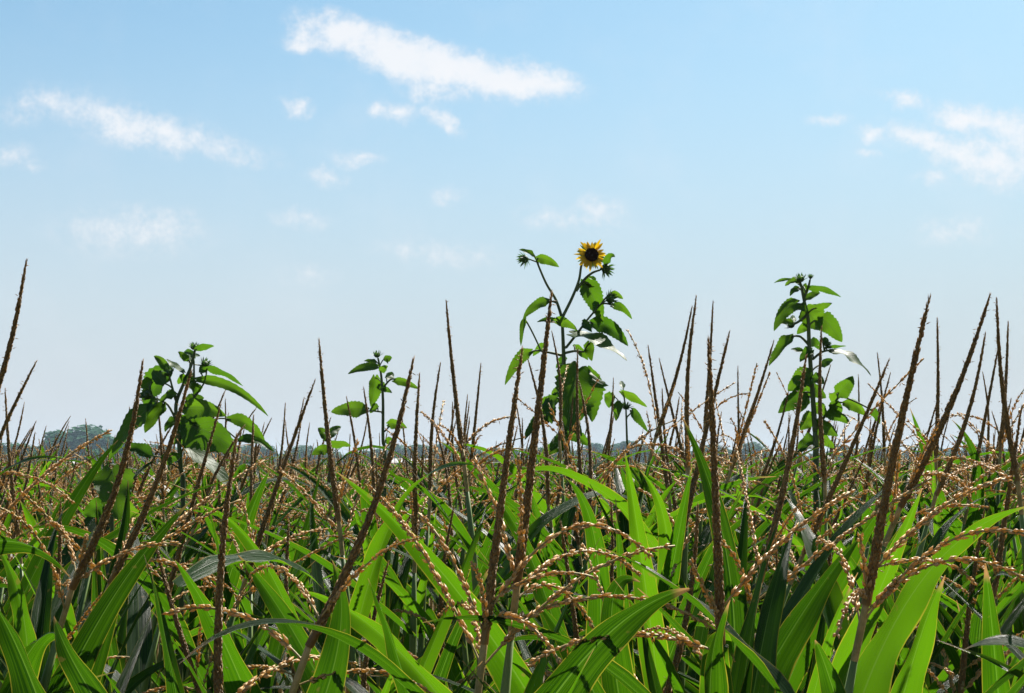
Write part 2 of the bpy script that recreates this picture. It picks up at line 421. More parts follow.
def corn_plant(T, D, L, lod, label, group, thick=1.0, nbr=None, nleaf=None, rn=rng, custom=None, toneless=False, flag=True):
    """T spike tip, D spike direction, L spike length"""
    D = D.normalized(); B = T - D * L; foot = B - D * 0.05
    G, f = stalk_curve(foot, D)
    root = empty('corn_plant', G); tag(root, label, 'corn plant', group)
    sg = Geo()
    nr = 16 if lod == 0 else 9
    def rad(s): return (0.011 * (1 - s) ** 0.6 + 0.0032) * (1 + (0.12 if lod == 0 and int(s * nr) % 3 == 0 else 0))
    tube(sg, [f(i / nr) - G for i in range(nr + 1)], [rad(i / nr) for i in range(nr + 1)], 7 if lod == 0 else 5)
    link('stalk', sg.mesh('stalk', [M_STALK]), root)
    qD = Vector((0, 0, 1)).rotation_difference(D) @ Quaternion((0, 0, 1), rn.random() * 6.28)
    if lod < 2:
        pg = Geo(); tube(pg, [foot, foot + D * 0.04, B + D * 0.02], [0.0034, 0.0034, 0.0028], 6)
        pg.v = [tuple(Vector(p) - foot) for p in pg.v]
        ts = link('tassel', pg.mesh('tassel', [M_RACHIS]), root, foot - G)
        link('central_spike', rn.choice(SPK[lod]), ts, B - foot, qD, (thick, thick, L / 0.30))
        nb = max(3, nbr - 1 - (2 if custom else 0)) if nbr is not None else rn.randint(5, 8) if lod == 0 else rn.randint(6, 8)
        a0 = rn.random() * 6.28
        for k in range(nb):
            pos = D * (0.005 + 0.085 * (k + rn.random()) / nb)
            q = Vector((0, 0, 1)).rotation_difference(D) @ Quaternion((0, 0, 1), a0 + k * 2.4 + rn.uniform(-0.4, 0.4))
            bs = rn.uniform(0.8, 1.12); bm = rn.choice(BR[lod])
            for _ in range(10 if lod == 0 else 0):       # near the camera the side branches stay about the skyline
                up = foot.z + pos.z + bs * max(bm.vertices[i].co.z for i in range(0, len(bm.vertices), 9))
                if (up - CAMZ) / max(foot.y, 0.5) * FPX < 25 + rn.uniform(0, 40): break
                bm = rn.choice(BR[lod]); bs *= 0.95
            link('tassel_branch', bm, ts, pos, q, bs)
        for (tx, ty, dd, lift) in (custom or []):
            P0 = foot + D * rn.uniform(0.02, 0.08); P2 = at(tx, ty, dd)
            P1 = (P0 + P2) / 2 + Vector((0, 0, lift))
            g = Geo(); pts = [bez(P0, P1, P2, i / 16) - foot for i in range(17)]
            tube(g, pts, [0.0011] * 17, 4, 1); dress(g, pts, 0.0046, 0.0112, 0.0022, rn, splay=0.27)
            link('tassel_branch', g.mesh('tassel_branch', [M_HUSK, M_RACHIS]), ts)
    else:
        link('tassel', rn.choice(TAS_F), root, foot - G, qD, (1, 1, L / 0.29))
    nl = nleaf if nleaf is not None else (13, 7, 6)[lod]
    plane = rn.random() * 6.28
    z = foot.z - (rn.uniform(0.09, 0.20) if lod == 0 else rn.uniform(0.03, 0.13))
    for k in range(nl):
        p = z_on(f, z)
        fl = k < 2
        me = rn.choice((FLAG_N if (fl or p.y < 1.75) else LONG_N) if lod == 0 else (FLAG_M if fl else LONG_M))
        a = plane + k * math.pi + rn.uniform(-0.5, 0.5)
        sc = rn.uniform(0.85, 1.12)
        for _ in range(12):
            top = p.z + sc * max(me.vertices[i].co.z for i in range(0, len(me.vertices), 3))
            far = math.hypot(p.y, 0.3)
            if (top - CAMZ) / far * FPX < (4 if lod == 0 else 16) + rn.uniform(0, 8): break
            me = rn.choice((FLAG_N if p.y < 1.75 else FLAG_N + LONG_N) if lod == 0 else (FLAG_M + LONG_M)); sc *= 0.97
        else:
            while sc > 0.4 and (p.z + sc * max(me.vertices[i].co.z for i in range(0, len(me.vertices), 3)) - CAMZ) / math.hypot(p.y, 0.3) * FPX > 14: sc *= 0.93
        link('leaf', me, root, p - G, Quaternion((0, 0, 1), a), sc)
        z -= rn.uniform(0.05, 0.11)
    PLANTS.append((root, G, f, foot.z))
    return root

# ------------------------------------------------------------------ corn plants read from the photograph
# tip x, tip y, lower point of the spike x, y, spike width in px, branches or None, label
near_grp = 'corn plants with spikes standing against the sky'
SPIKES = [
 (26,258, 0,345, 8.5, 6, 'tall corn plant at the far left edge, brown spike leaning right high in the sky', None),
 (38,360, 10,440, 7, 6, 'corn plant at the left edge with a shorter brown spike below the tallest edge spike', [(112,430,2.2,0.05),(100,436,2.25,0.045)]),
 (142,358, 76,560, 9.5, 6, 'corn plant with thick leaning brown spike just left of the leafy bud sunflower', None),
 (191,369, 139,499, 8.5, 6, 'corn plant whose slanting brown spike crosses the leafy bud sunflower at the left', [(265,460,2.0,0.02),(240,500,1.9,0.02)]),
 (221,404, 194,499, 6.5, 5, 'corn plant with thin slanting spike crossing the lowest leaves of the left sunflower', None),
 (238,433, 222,690, 11, 4, 'corn plant with long upright dark spike reaching the bottom left of the view', None),
 (316,378, 274,500, 6.5, 6, 'corn plant with slanting spike between the leafy left sunflower and the small sunflower', None),
 (319,337, 335,480, 7, 5, 'corn plant with tall spike leaning slightly left beside the small sunflower', None),
 (413,355, 345,550, 10.5, 6, 'corn plant with thick spike leaning strongly right in front of the small sunflower', [(250,575,1.6,0.05)]),
 (420,372, 416,510, 6.5, 5, 'corn plant with straight upright spike right of the strongly leaning thick spike', None),
 (441,362, 433,464, 5, 5, 'slender corn plant with upright spike left of the tallest thin central spike', None),
 (446,299, 462,445, 6, 5, 'corn plant with tall thin spike leaning left, between small and flowering sunflowers', None),
 (346,396, 356,470, 4.2, 4, 'slim corn plant with spike directly left of the small sunflower stem', None),
 (363,386, 368,452, 5, 4, 'corn plant with short upright spike touching the small sunflower leaves', None),
 (481,362, 472,450, 4.2, 4, 'slim corn plant with spike left of the thick pair at the flowering sunflower', None),
 (523,345, 490,600, 11, 5, 'corn plant with thick dark spike, left of the close pair by the flowering sunflower', [(370,487,1.5,0.035),(418,513,1.45,0.03),(650,556,1.42,0.10),(675,546,1.45,0.05),(575,690,1.35,0.05)]),
 (552,289, 520,560, 11, 5, 'tallest corn plant, thick brown spike rising in front of the flowering sunflower', [(600,640,1.5,0.06),(640,575,1.55,0.06)]),
 (551,330, 557,412, 4, 4, 'thin corn plant with spike hidden beside the tallest thick spike', None),
 (527,358, 536,420, 5, 4, 'corn plant with spike leaning left seen between the close pair of thick spikes', None),
 (578,348, 581,440, 5, 4, 'corn plant with thin upright spike crossing the big round leaf of the flowering sunflower', None),
 (613,377, 604,440, 3.4, 4, 'thin corn plant just right of the flowering sunflower, spike leaning right', None),
 (648,345, 657,412, 5, 5, 'corn plant with spike leaning left above the small budding sunflower', None),
 (659,358, 672,410, 4, 5, 'corn plant with short spike leaning left between taller spikes right of flowering sunflower', None),
 (692,305, 664,410, 5, 5, 'corn plant with tall thin spike leaning right, left of the straight pair', None),
 (697,295, 690,420, 6.2, 5, 'tall corn plant with straight spike left of the thick dark spike in the right half', None),
 (713,300, 709,370, 4.6, 4, 'corn plant with tall thin spike directly behind the thick dark spike', None),
 (708,335, 722,640, 11.5, 4, 'near corn plant with thick dark upright spike right of the flowering sunflower', [(690,560,1.32,0.0)]),
 (730,330, 714,398, 7, 5, 'corn plant with spike leaning right just right of the thick dark spike', None),
 (774,340, 741,440, 5, 6, 'corn plant with leaning spike left of the bud sunflower on the right', [(757,363,3.0,0.0),(770,372,3.1,0.0)]),
 (806,354, 758,570, 8.5, 5, 'corn plant with long leaning spike crossing left of the right bud sunflower', None),
 (738,365, 739,420, 3.4, 4, 'thin corn plant with upright spike left of the right bud sunflower', None),
 (822,326, 823,449, 6, 5, 'corn plant with straight spike standing right in front of the right bud sunflower', None),
 (831,364, 806,440, 3.4, 4, 'thin corn plant with spike leaning across the right bud sunflower stem', None),
 (877,352, 880,405, 3.6, 4, 'thin corn plant with upright spike behind the leaning spike right of the bud sunflower', None),
 (890,357, 842,470, 7.2, 6, 'corn plant with brown spike leaning right, just right of the bud sunflower', None),
 (891,372, 877,449, 4.2, 4, 'slim corn plant with spike below the leaning one right of the bud sunflower', None),
 (858,374, 855,423, 3.2, 4, 'thin corn plant with upright spike under the pale hanging sunflower leaf', None),
 (931,293, 884,555, 12, 5, 'near corn plant with the thickest brown spike towards the right edge', [(1010,478,1.35,0.03),(1040,590,1.25,0.07),(1030,535,1.25,0.06),(860,535,1.3,0.0)]),
 (937,317, 935,404, 5, 5, 'corn plant with thin upright spike just behind the thickest right spike', None),
 (990,293, 915,479, 9, 6, 'corn plant with long spike leaning strongly right beside the thickest right spike', None),
 (985,331, 945,479, 6.2, 5, 'corn plant with spike leaning right, below the long leaning one near the right edge', None),
 (997,297, 1016,439, 7, 5, 'corn plant with tall spike leaning left at the right edge', None),
 (1008,320, 997,439, 5, 5, 'corn plant with spike crossing behind the left-leaning spike at the right edge', None),
 (999,343, 983,430, 5, 5, 'corn plant with short leaning spike left of the crossing pair at the right edge', None),
 (982,371, 984,405, 3.4, 4, 'thin corn plant with short upright spike near the right edge', None),
 (1022,405, 1012,480, 7, 5, 'corn plant with low brown spike cut by the right edge of the view', None),
 (129,406, 123,475, 4.2, 4, 'slim corn plant with upright spike under the left sunflower drooping leaf', None),
 (225,398, 224,430, 3.4, 4, 'thin corn plant with upright spike right of the left sunflower', None),
 (285,402, 279,452, 4, 4, 'slim corn plant with short spike left of the gap before the small sunflower', None),
 (258,425, 252,490, 4, 4, 'slim corn plant with low spike below the long pointed leaf of the left sunflower', None),
 (468,394, 467,440, 3.5, 4, 'thin corn plant with low upright spike between the central tall spikes', None),
 (453,401, 457,450, 3.6, 4, 'thin corn plant with low spike leaning left below the tall thin central spike', None),
]
sr = random.Random(77)
used_xy = []
for (tx, ty, lx, ly, w, nb, label, cust) in SPIKES:
    d = 15.6 / w * sr.uniform(0.97, 1.05)
    if cust: d = 15.6 / w
    T = at(tx, ty, d); Lo = at(lx, ly, d)
    D = (T - Lo).normalized() + Vector((0, sr.uniform(-0.12, 0.12), 0))
    lod = 0 if d < 2.7 else 1
    vis = (T - Lo).length
    L = max(0.27, min(0.34, vis * 1.02)) if vis > 0.2 else sr.uniform(0.27, 0.32)
    o = corn_plant(T, D, L, lod, label, near_grp, thick=min(1.2, max(0.92, w * d / 15.6)), nbr=nb, rn=sr, custom=cust)
    used_xy.append((T.x, T.y))

# shorter plants whose tassels stay below the skyline (tip x, tip y, lower x, y, width)
LOW = [
 (697,502, 683,572, 9, 4, 'low corn plant, golden brown tassel below the skyline, left of the thick dark spike'),
 (875,478, 873,560, 6.5, 5, 'low corn plant with brown tassel beside the base of the thickest right spike'),
 (150,520, 175,600, 7, 6, 'low corn plant with pale tassel branches in the lower left'),
 (60,500, 50,590, 7.5, 6, 'low corn plant with drooping tassel branches at the lower left edge'),
 (290,520, 296,600, 7, 5, 'low corn plant with short tassel left of the strongly leaning thick spike'),
 (455,505, 450,570, 6.5, 6, 'low corn plant with tassel between the leaning spike and the close pair'),
 (610,500, 605,560, 6, 5, 'low corn plant with spread tassel under the flowering sunflower'),
 (830,520, 826,590, 6.8, 5, 'low corn plant with tassel in the leaves below the right bud sunflower'),
 (985,510, 975,590, 7.2, 6, 'low corn plant with arching tassel at the lower right'),
 (560,520, 570,600, 7.5, 4, 'low corn plant with tassel just right of the close pair of thick spikes'),
 (390,560, 380,640, 8, 5, 'low corn plant with tassel near the bottom left of the middle'),
 (775,545, 770,640, 8, 4, 'low corn plant with tassel right of the thick dark spike, near the bottom'),
]
for (tx, ty, lx, ly, w, nb, label) in LOW:
    d = 15.6 / w; T = at(tx, ty, d); Lo = at(lx, ly, d)
    D = (T - Lo).normalized() + Vector((0, sr.uniform(-0.15, 0.15), 0))
    corn_plant(T, D, 0.26, 0, label, 'low corn plants among the near leaves', nbr=nb, rn=sr)
    used_xy.append((T.x, T.y))

# ------------------------------------------------------------------ single big leaves read from the photograph
# base x, y, tip x, y, width m, roll (deg: how far the blade turns away from the camera), depth, sag
BIG = [
 (505,655, 337,472, 0.064, 25, 1.55, 0.04),
 (648,590, 625,452, 0.060, 10, 1.9, 0.0),
 (762,620, 681,415, 0.062, 20, 1.75, 0.02),
 (548,700, 694,588, 0.082, 18, 1.30, 0.05),
 (868,628, 1032,505, 0.058, 30, 1.40, 0.05),
 (752,690, 862,535, 0.082, 12, 1.50, 0.02),
 (752,668, 797,518, 0.062, 35, 1.45, 0.02),
 (362,690, 332,560, 0.062, 5, 1.45, 0.0),
 (418,700, 368,578, 0.040, 40, 1.40, 0.0),
 (84,700, 54,616, 0.060, 15, 1.35, 0.0),
 (66,662, 192,500, 0.060, 30, 1.75, 0.03),
 (118,640, 128,480, 0.058, 20, 1.9, 0.02),
 (-6,553, 70,577, 0.050, 40, 1.6, 0.05),
 (48,640, -4,545, 0.055, 15, 1.7, 0.0),
 (1080,695, 964,650, 0.060, 'gloss', 1.20, 0.05),
 (582,606, 640,582, 0.055, 'gloss', 1.65, 0.03),
 (255,560, 322,588, 0.050, 'gloss', 1.75, 0.03),
 (700,640, 735,662, 0.05, 'gloss', 1.35, 0.04),
 (28,668, 62,640, 0.06, 70, 1.5, 0.05),
 (300,575, 196,505, 0.050, 30, 2.0, 0.03),
 (552,575, 478,480, 0.050, 20, 2.2, 0.03),
 (622,570, 566,478, 0.055, 15, 2.1, 0.02),
 (1004,500, 952,420, 0.045, 15, 3.0, 0.03),
 (508,510, 438,440, 0.050, 20, 3.2, 0.04),
 (940,500, 910,408, 0.050, 15, 3.4, 0.02),
 (178,700, 151,568, 0.034, 50, 1.4, 0.0),
 (332,700, 238,555, 0.066, 15, 1.6, 0.03),
 (250,700, 175,560, 0.066, 20, 1.6, 0.03),
 (690,700, 730,600, 0.06, 40, 1.35, 0.0),
 (900,700, 945,575, 0.066, 20, 1.5, 0.02),
 (840,700, 815,640, 0.050, 20, 1.25, 0.0),
 (455,600, 486,505, 0.036, 30, 1.9, 0.0),
 (60,520, 118,440, 0.05, 25, 2.6, 0.02),
 (240,540, 270,470, 0.05, 20, 2.8, 0.02),
 (430,690, 300,590, 0.07, 35, 1.55, 0.05),
 (690,560, 640,470, 0.055, 20, 2.3, 0.02),
 (830,590, 905,480, 0.055, 30, 2.2, 0.03),
 (40,700, -10,600, 0.07, 20, 1.3, 0.02),
 (1000,700, 985,560, 0.06, 30, 1.5, 0.0),
 (600,700, 535,600, 0.06, 25, 1.55, 0.02),
]
VIEWDIR = Vector((0, -1, 0.05))
bl = random.Random(3)
for (bx, by, tx, ty, w, roll, d, sag) in BIG:
    Pb = at(bx, by, d); Pt = at(tx, ty, d + bl.uniform(-0.12, 0.15))
    best = None
    for (root, G, f, zt) in PLANTS:
        q = z_on(f, min(max(Pb.z - 0.16, 0.8), zt - 0.02)); dv = q - Pb
        dd = math.hypot(dv.x, dv.y * 1.4)
        if best is None or dd < best[0]: best = (dd, root, G, q)
    dd, root, G, q = best
    n = 30
    ax = (Pt - Pb).normalized()
    if dd > 0.16: q = Pb - ax * 0.14 + Vector((0, 0, -0.06))
    ctrl = Pb + (Pt - q) * 0.12 + Vector((0, 0, sag))
    pts = [bez(q, ctrl, Pt, i / n) for i in range(n + 1)]
    sn = []
    fr = frames(pts)
    if roll == 'gloss':
        t = fr[n * 2 // 3][0]; hv = (Vector((math.sin(SUN_AZ) * math.cos(SUN_EL), math.cos(SUN_AZ) * math.cos(SUN_EL), math.sin(SUN_EL))) + VIEWDIR.normalized()).normalized()
        nm0 = (VIEWDIR - t * VIEWDIR.dot(t)).normalized()
        roll = max(range(-88, 89, 2), key=lambda a: (Quaternion(t, R(a)) @ nm0).dot(hv)) * (1 if tx > bx else -1)
    for i, (t, u, v) in enumerate(fr):
        nm = (VIEWDIR - t * VIEWDIR.dot(t)).normalized()
        rr = R(roll if (tx > bx) else -roll) * (0.6 + 0.6 * i / n)
        nm = Quaternion(t, rr) @ nm
        sn.append((t.cross(nm), nm))
    g = Geo(); leaf_strip(g, [p - G for p in pts], sn, w * 0.88, R(bl.uniform(16, 38)), 9, bl, bl.uniform(0.10, 0.24))
    link('leaf', g.mesh('leaf', [M_LEAF]), root)

# ------------------------------------------------------------------ corn rows behind: individuals first, then the mass
rr = random.Random(2024)
cand = []
half = (W / 2 + 30) / FPX
tries = 0
grid = {}
def ok_far(x, y, dist):
    k = (int(math.floor(x / 0.5)), int(math.floor(y / 0.5)))
    for i in (-1, 0, 1):
        for j in (-1, 0, 1):
            for (a, b) in grid.get((k[0] + i, k[1] + j), ()):
                if (a - x) ** 2 + (b - y) ** 2 < dist * dist: return False
    return True
def put(x, y):
    grid.setdefault((int(math.floor(x / 0.5)), int(math.floor(y / 0.5))), []).append((x, y))
for x, y in used_xy: put(x, y)
while tries < 60000:
    tries += 1
    y = math.sqrt(rr.uniform(2.9 ** 2, 14.0 ** 2)); x = rr.uniform(-half, half) * y
    if ok_far(x, y, 0.235): put(x, y); cand.append((y, x))
cand.sort()
N_IND = 300 - len(PLANTS)
ZONES = [
 (-1, 0.11, 'corn plant in the rows behind the leafy left sunflower, brown tassel low at the skyline', 'far corn plants behind the left sunflower'),
 (0.11, 0.30, 'corn plant in the rows around the leafy left sunflower, brown tassel at its foot', 'corn plants around the left sunflower'),
 (0.30, 0.47, 'corn plant in the rows behind the small sunflower, thin brown tassel', 'corn plants around the small sunflower'),
 (0.47, 0.66, 'corn plant in the rows behind the flowering sunflower, thin brown tassel', 'corn plants around the flowering sunflower'),
 (0.66, 0.86, 'corn plant in the rows around the right bud sunflower, thin brown tassel', 'corn plants around the right bud sunflower'),
 (0.86, 2, 'corn plant in the rows at the right edge, thin brown tassel behind the leaning spikes', 'corn plants at the right edge'),
]
def rand_dir(rn, k=1.0):
    return Vector((rn.gauss(0.14, 0.20) * k, rn.gauss(0, 0.12) * k, 1)).normalized()
for (y, x) in cand[:N_IND]:
    u = (x / y) * FPX / W + 0.5
    zn = next(z for z in ZONES if z[0] <= u < z[1])
    hi = min(0.24, 90 * y / FPX)
    T = Vector((x, y, CAMZ + rr.uniform(0.02, hi)))
    corn_plant(T, rand_dir(rr), rr.uniform(0.24, 0.30), 1 if y < 4.6 else 2, zn[2], zn[3], rn=rr)
d_cut = cand[N_IND - 1][0]
print('individual corn to', round(d_cut, 2), 'm; plants', len(PLANTS))

# the mass: one mesh of many plants
def whole_plant(rn, fine):
    g = Geo()
    foot = Vector((0, 0, 1.93))
    tube(g, [Vector((rn.uniform(-.03, .03), rn.uniform(-.03, .03), 0)), Vector((0, 0, 1.2)), foot], [0.011, 0.008, 0.0035], 4, 2)
    m = Matrix.Translation(foot) @ rand_dir(rn).to_track_quat('Z', 'X').to_matrix().to_4x4()
    t = tassel_far_geo(rn, 9 if fine else 8, 1 if fine else 2, None, m)
    t.m = [{0: 1, 1: 0, 2: 2}[k] for k in t.m]
    g.merge(t)
    pl = rn.random() * 6.28; z = 1.93 - rn.uniform(0.0, 0.10)
    for k in range(6 if fine else 4):
        p = rn.choice(FLAG if k < 2 else LONG)
        mt = Matrix.Translation((0, 0, z)) @ Matrix.Rotation(pl + k * math.pi + rn.uniform(-.5, .5), 4, 'Z')
        leaf_geo(nseg=11 if fine else 6, nac=5 if fine else 3, rn=rn, g=g, mat=mt, mi=3, **p)
        z -= rn.uniform(0.09, 0.16)
    return g

def to_tris(g):
    v = np.array(g.v, dtype=np.float32); uv = np.array(g.uv, dtype=np.float32); F, Mi = [], []
    for f, m in zip(g.f, g.m):
        for i in range(1, len(f) - 1): F.append((f[0], f[i], f[i + 1])); Mi.append(m)
    return v, uv, np.array(F, dtype=np.int32), np.array(Mi, dtype=np.int32)

def mass(name, spots, protos, mats, rn):
    V, U, F, MI = [], [], [], []; off = 0
    for (x, y, s) in spots:
        v, uv, f, mi = rn.choice(protos); a = rn.random() * 6.28
        c, sn = math.cos(a), math.sin(a)
        q = np.empty_like(v); q[:, 0] = (v[:, 0] * c - v[:, 1] * sn) + x; q[:, 1] = (v[:, 0] * sn + v[:, 1] * c) + y; q[:, 2] = v[:, 2] * s
        V.append(q); U.append(uv); F.append(f + off); MI.append(mi); off += len(v)
    V = np.concatenate(V); U = np.concatenate(U); F = np.concatenate(F); MI = np.concatenate(MI)
    me = bpy.data.meshes.new(name)
    me.vertices.add(len(V)); me.vertices.foreach_set('co', V.ravel())
    me.loops.add(F.size); me.loops.foreach_set('vertex_index', F.ravel())
    me.polygons.add(len(F)); me.polygons.foreach_set('loop_start', np.arange(0, F.size, 3, dtype=np.int32))
    for mt in mats: me.materials.append(mt)
    me.polygons.foreach_set('material_index', MI); me.polygons.foreach_set('use_smooth', np.ones(len(F), dtype=bool))
    ul = me.uv_layers.new(name='UVMap'); ul.data.foreach_set('uv', U[F.ravel()].ravel())
    me.update(calc_edges=True); me.validate()
    return link(name, me)

mr = random.Random(99)
fine_p = [to_tris(whole_plant(random.Random(500 + i), True)) for i in range(8)]
far_p = [to_tris(whole_plant(random.Random(600 + i), False)) for i in range(12)]
near_spots = [(x, y, 1.0 + mr.uniform(-0.03, 0.03)) for (y, x) in cand[N_IND:] if y < 13.9]
# either side of the view, so that the field goes on
t = 0
while t < 6000:
    t += 1
    y = math.sqrt(mr.uniform(0.8, 14.0 ** 2)); x = mr.uniform(-0.75, 0.75) * y
    if abs(x) < half * y + 0.12: continue
    if ok_far(x, y, 0.25): put(x, y); near_spots.append((x, y, mr.uniform(0.95, 1.02)))
far_spots = []
for (y0, y1, n) in ((13.9, 30, 3300), (30, 75, 4200)):
    for _ in range(n):
        y = math.sqrt(mr.uniform(y0 * y0, y1 * y1)); x = mr.uniform(-0.48, 0.48) * y
        far_spots.append((x, y, mr.uniform(0.95, 1.035)))
MM = [M_HUSK, M_SPIKE, M_RACHIS, M_LEAF]
o = mass('far_corn_field', far_spots, far_p, MM, mr)
tag(o, 'distant corn field of brown tassels merging below the treeline', 'corn field', kind='stuff')
o = mass('side_corn_field', near_spots, fine_p, MM, mr)
tag(o, 'crowded corn plants of the further rows, brown tassels over green leaves', 'corn field', kind='stuff')

# ------------------------------------------------------------------ sunflowers
def sun_leaf(g, P0, P1, width, roll, arch, rn, fold=None, sway=0.0):
    """heart-shaped toothed blade from P0 to P1"""
    n, nac = 22, 9
    L = (P1 - P0).length
    side_h = (P1 - P0).cross(VIEWDIR).normalized()
    c = (P0 + P1) / 2 + Vector((0, 0, arch * L)) + side_h * sway * L
    pts = [bez(P0, c, P1, i / n) for i in range(n + 1)]
    fr = frames(pts); vs, uv, fs = [], [], []
    fold = R(rn.uniform(8, 28)) if fold is None else R(fold)
    tooth = rn.random() * 6; asym = rn.uniform(-0.2, 0.2)
    if roll == 'gloss':                                  # the blade lies so that its upper face catches the sun
        t = fr[n // 2][0]; hv = (Vector((math.sin(SUN_AZ) * math.cos(SUN_EL), math.cos(SUN_AZ) * math.cos(SUN_EL), math.sin(SUN_EL))) + VIEWDIR.normalized()).normalized()
        nm0 = (VIEWDIR - t * VIEWDIR.dot(t)).normalized()
        roll = max(range(-88, 89, 2), key=lambda a: (Quaternion(t, R(a)) @ nm0).dot(hv)); fold = R(7)
    for i, (t, _, _) in enumerate(fr):
        s = i / n
        nm = (VIEWDIR - t * VIEWDIR.dot(t))
        nm = nm.normalized() if nm.length > 1e-4 else Vector((0, 0, 1))
        nm = Quaternion(t, R(roll)) @ nm; sd = t.cross(nm)
        prof = (min(1, (s + 0.06) / 0.24) ** 0.55) * max(0, 1 - s) ** 0.72 * (1 + 0.75 * s) * 1.0
        prof *= 1 + 0.10 * ((i % 2) * 2 - 1) * (1 if 1 < i < n - 1 else 0) * rn.uniform(0.3, 0.8)
        hw0 = max(width / 2 * prof, 0.0006)
        lobe = -0.10 * L * max(0, 1 - s / 0.14)          # heart lobes reach back past the petiole
        for k in range(nac):
            q = -1 + 2 * k / (nac - 1); aq = abs(q); hw = hw0 * (1 + asym if q > 0 else 1 - asym)
            wav = 0.17 * hw * aq * math.sin(11 * s + tooth + (2 if q > 0 else 0))
            vs.append(pts[i] + sd * (q * hw * math.cos(fold)) + nm * (aq ** 1.2 * hw * math.sin(fold) + wav) + t * (lobe * math.sin(aq * math.pi) if s < 0.14 else 0))
            uv.append((0.5 + q / 2, s))
    for i in range(n):
        for k in range(nac - 1):
            a = i * nac + k; fs.append((a, a + 1, a + 1 + nac, a + nac))
    g.add(vs, fs, uv, 0)

def bud_geo(r, rn, axis):
    g = Geo(); q = Vector((0, 0, 1)).rotation_difference(axis.normalized())
    ns, nr = 12, 8; vs, fs = [], []
    for j in range(nr + 1):
        a = math.pi * j / nr
        rad = r * math.sin(a) * 0.95; z = -r * 0.8 * math.cos(a)
        for k in range(ns):
            b = 2 * math.pi * k / ns; vs.append(q @ Vector((rad * math.cos(b), rad * math.sin(b), z)))
    for j in range(nr):
        for k in range(ns):
            a, b = j * ns + k, j * ns + (k + 1) % ns; fs.append((a, b, b + ns, a + ns))
    g.add(vs, fs)
    for ring, (nb, tilt, ln) in enumerate(((11, 0.95, 1.5), (9, 0.45, 1.35), (6, 0.15, 1.1))):
        for k in range(nb):
            b = 2 * math.pi * (k + 0.5 * ring) / nb + rn.uniform(-.15, .15); tl = tilt + rn.uniform(-.2, .2)
            o = Vector((math.cos(b), math.sin(b), 0)); s = Vector((-o.y, o.x, 0))
            p0 = o * r * 0.75 + Vector((0, 0, -r * 0.25 + ring * r * 0.3)); d = o * math.sin(tl) + Vector((0, 0, math.cos(tl)))
            l = r * ln * rn.uniform(0.85, 1.2)
            pv = [p0 - s * r * 0.26, p0 + s * r * 0.26, p0 + d * l * 0.5 + s * r * 0.16 + o * r * 0.1, p0 + d * l + o * r * rn.uniform(0, .3), p0 + d * l * 0.5 - s * r * 0.16 + o * r * 0.1]
            g.add([q @ v for v in pv], [(0, 1, 2, 4), (4, 2, 3)])
    return g

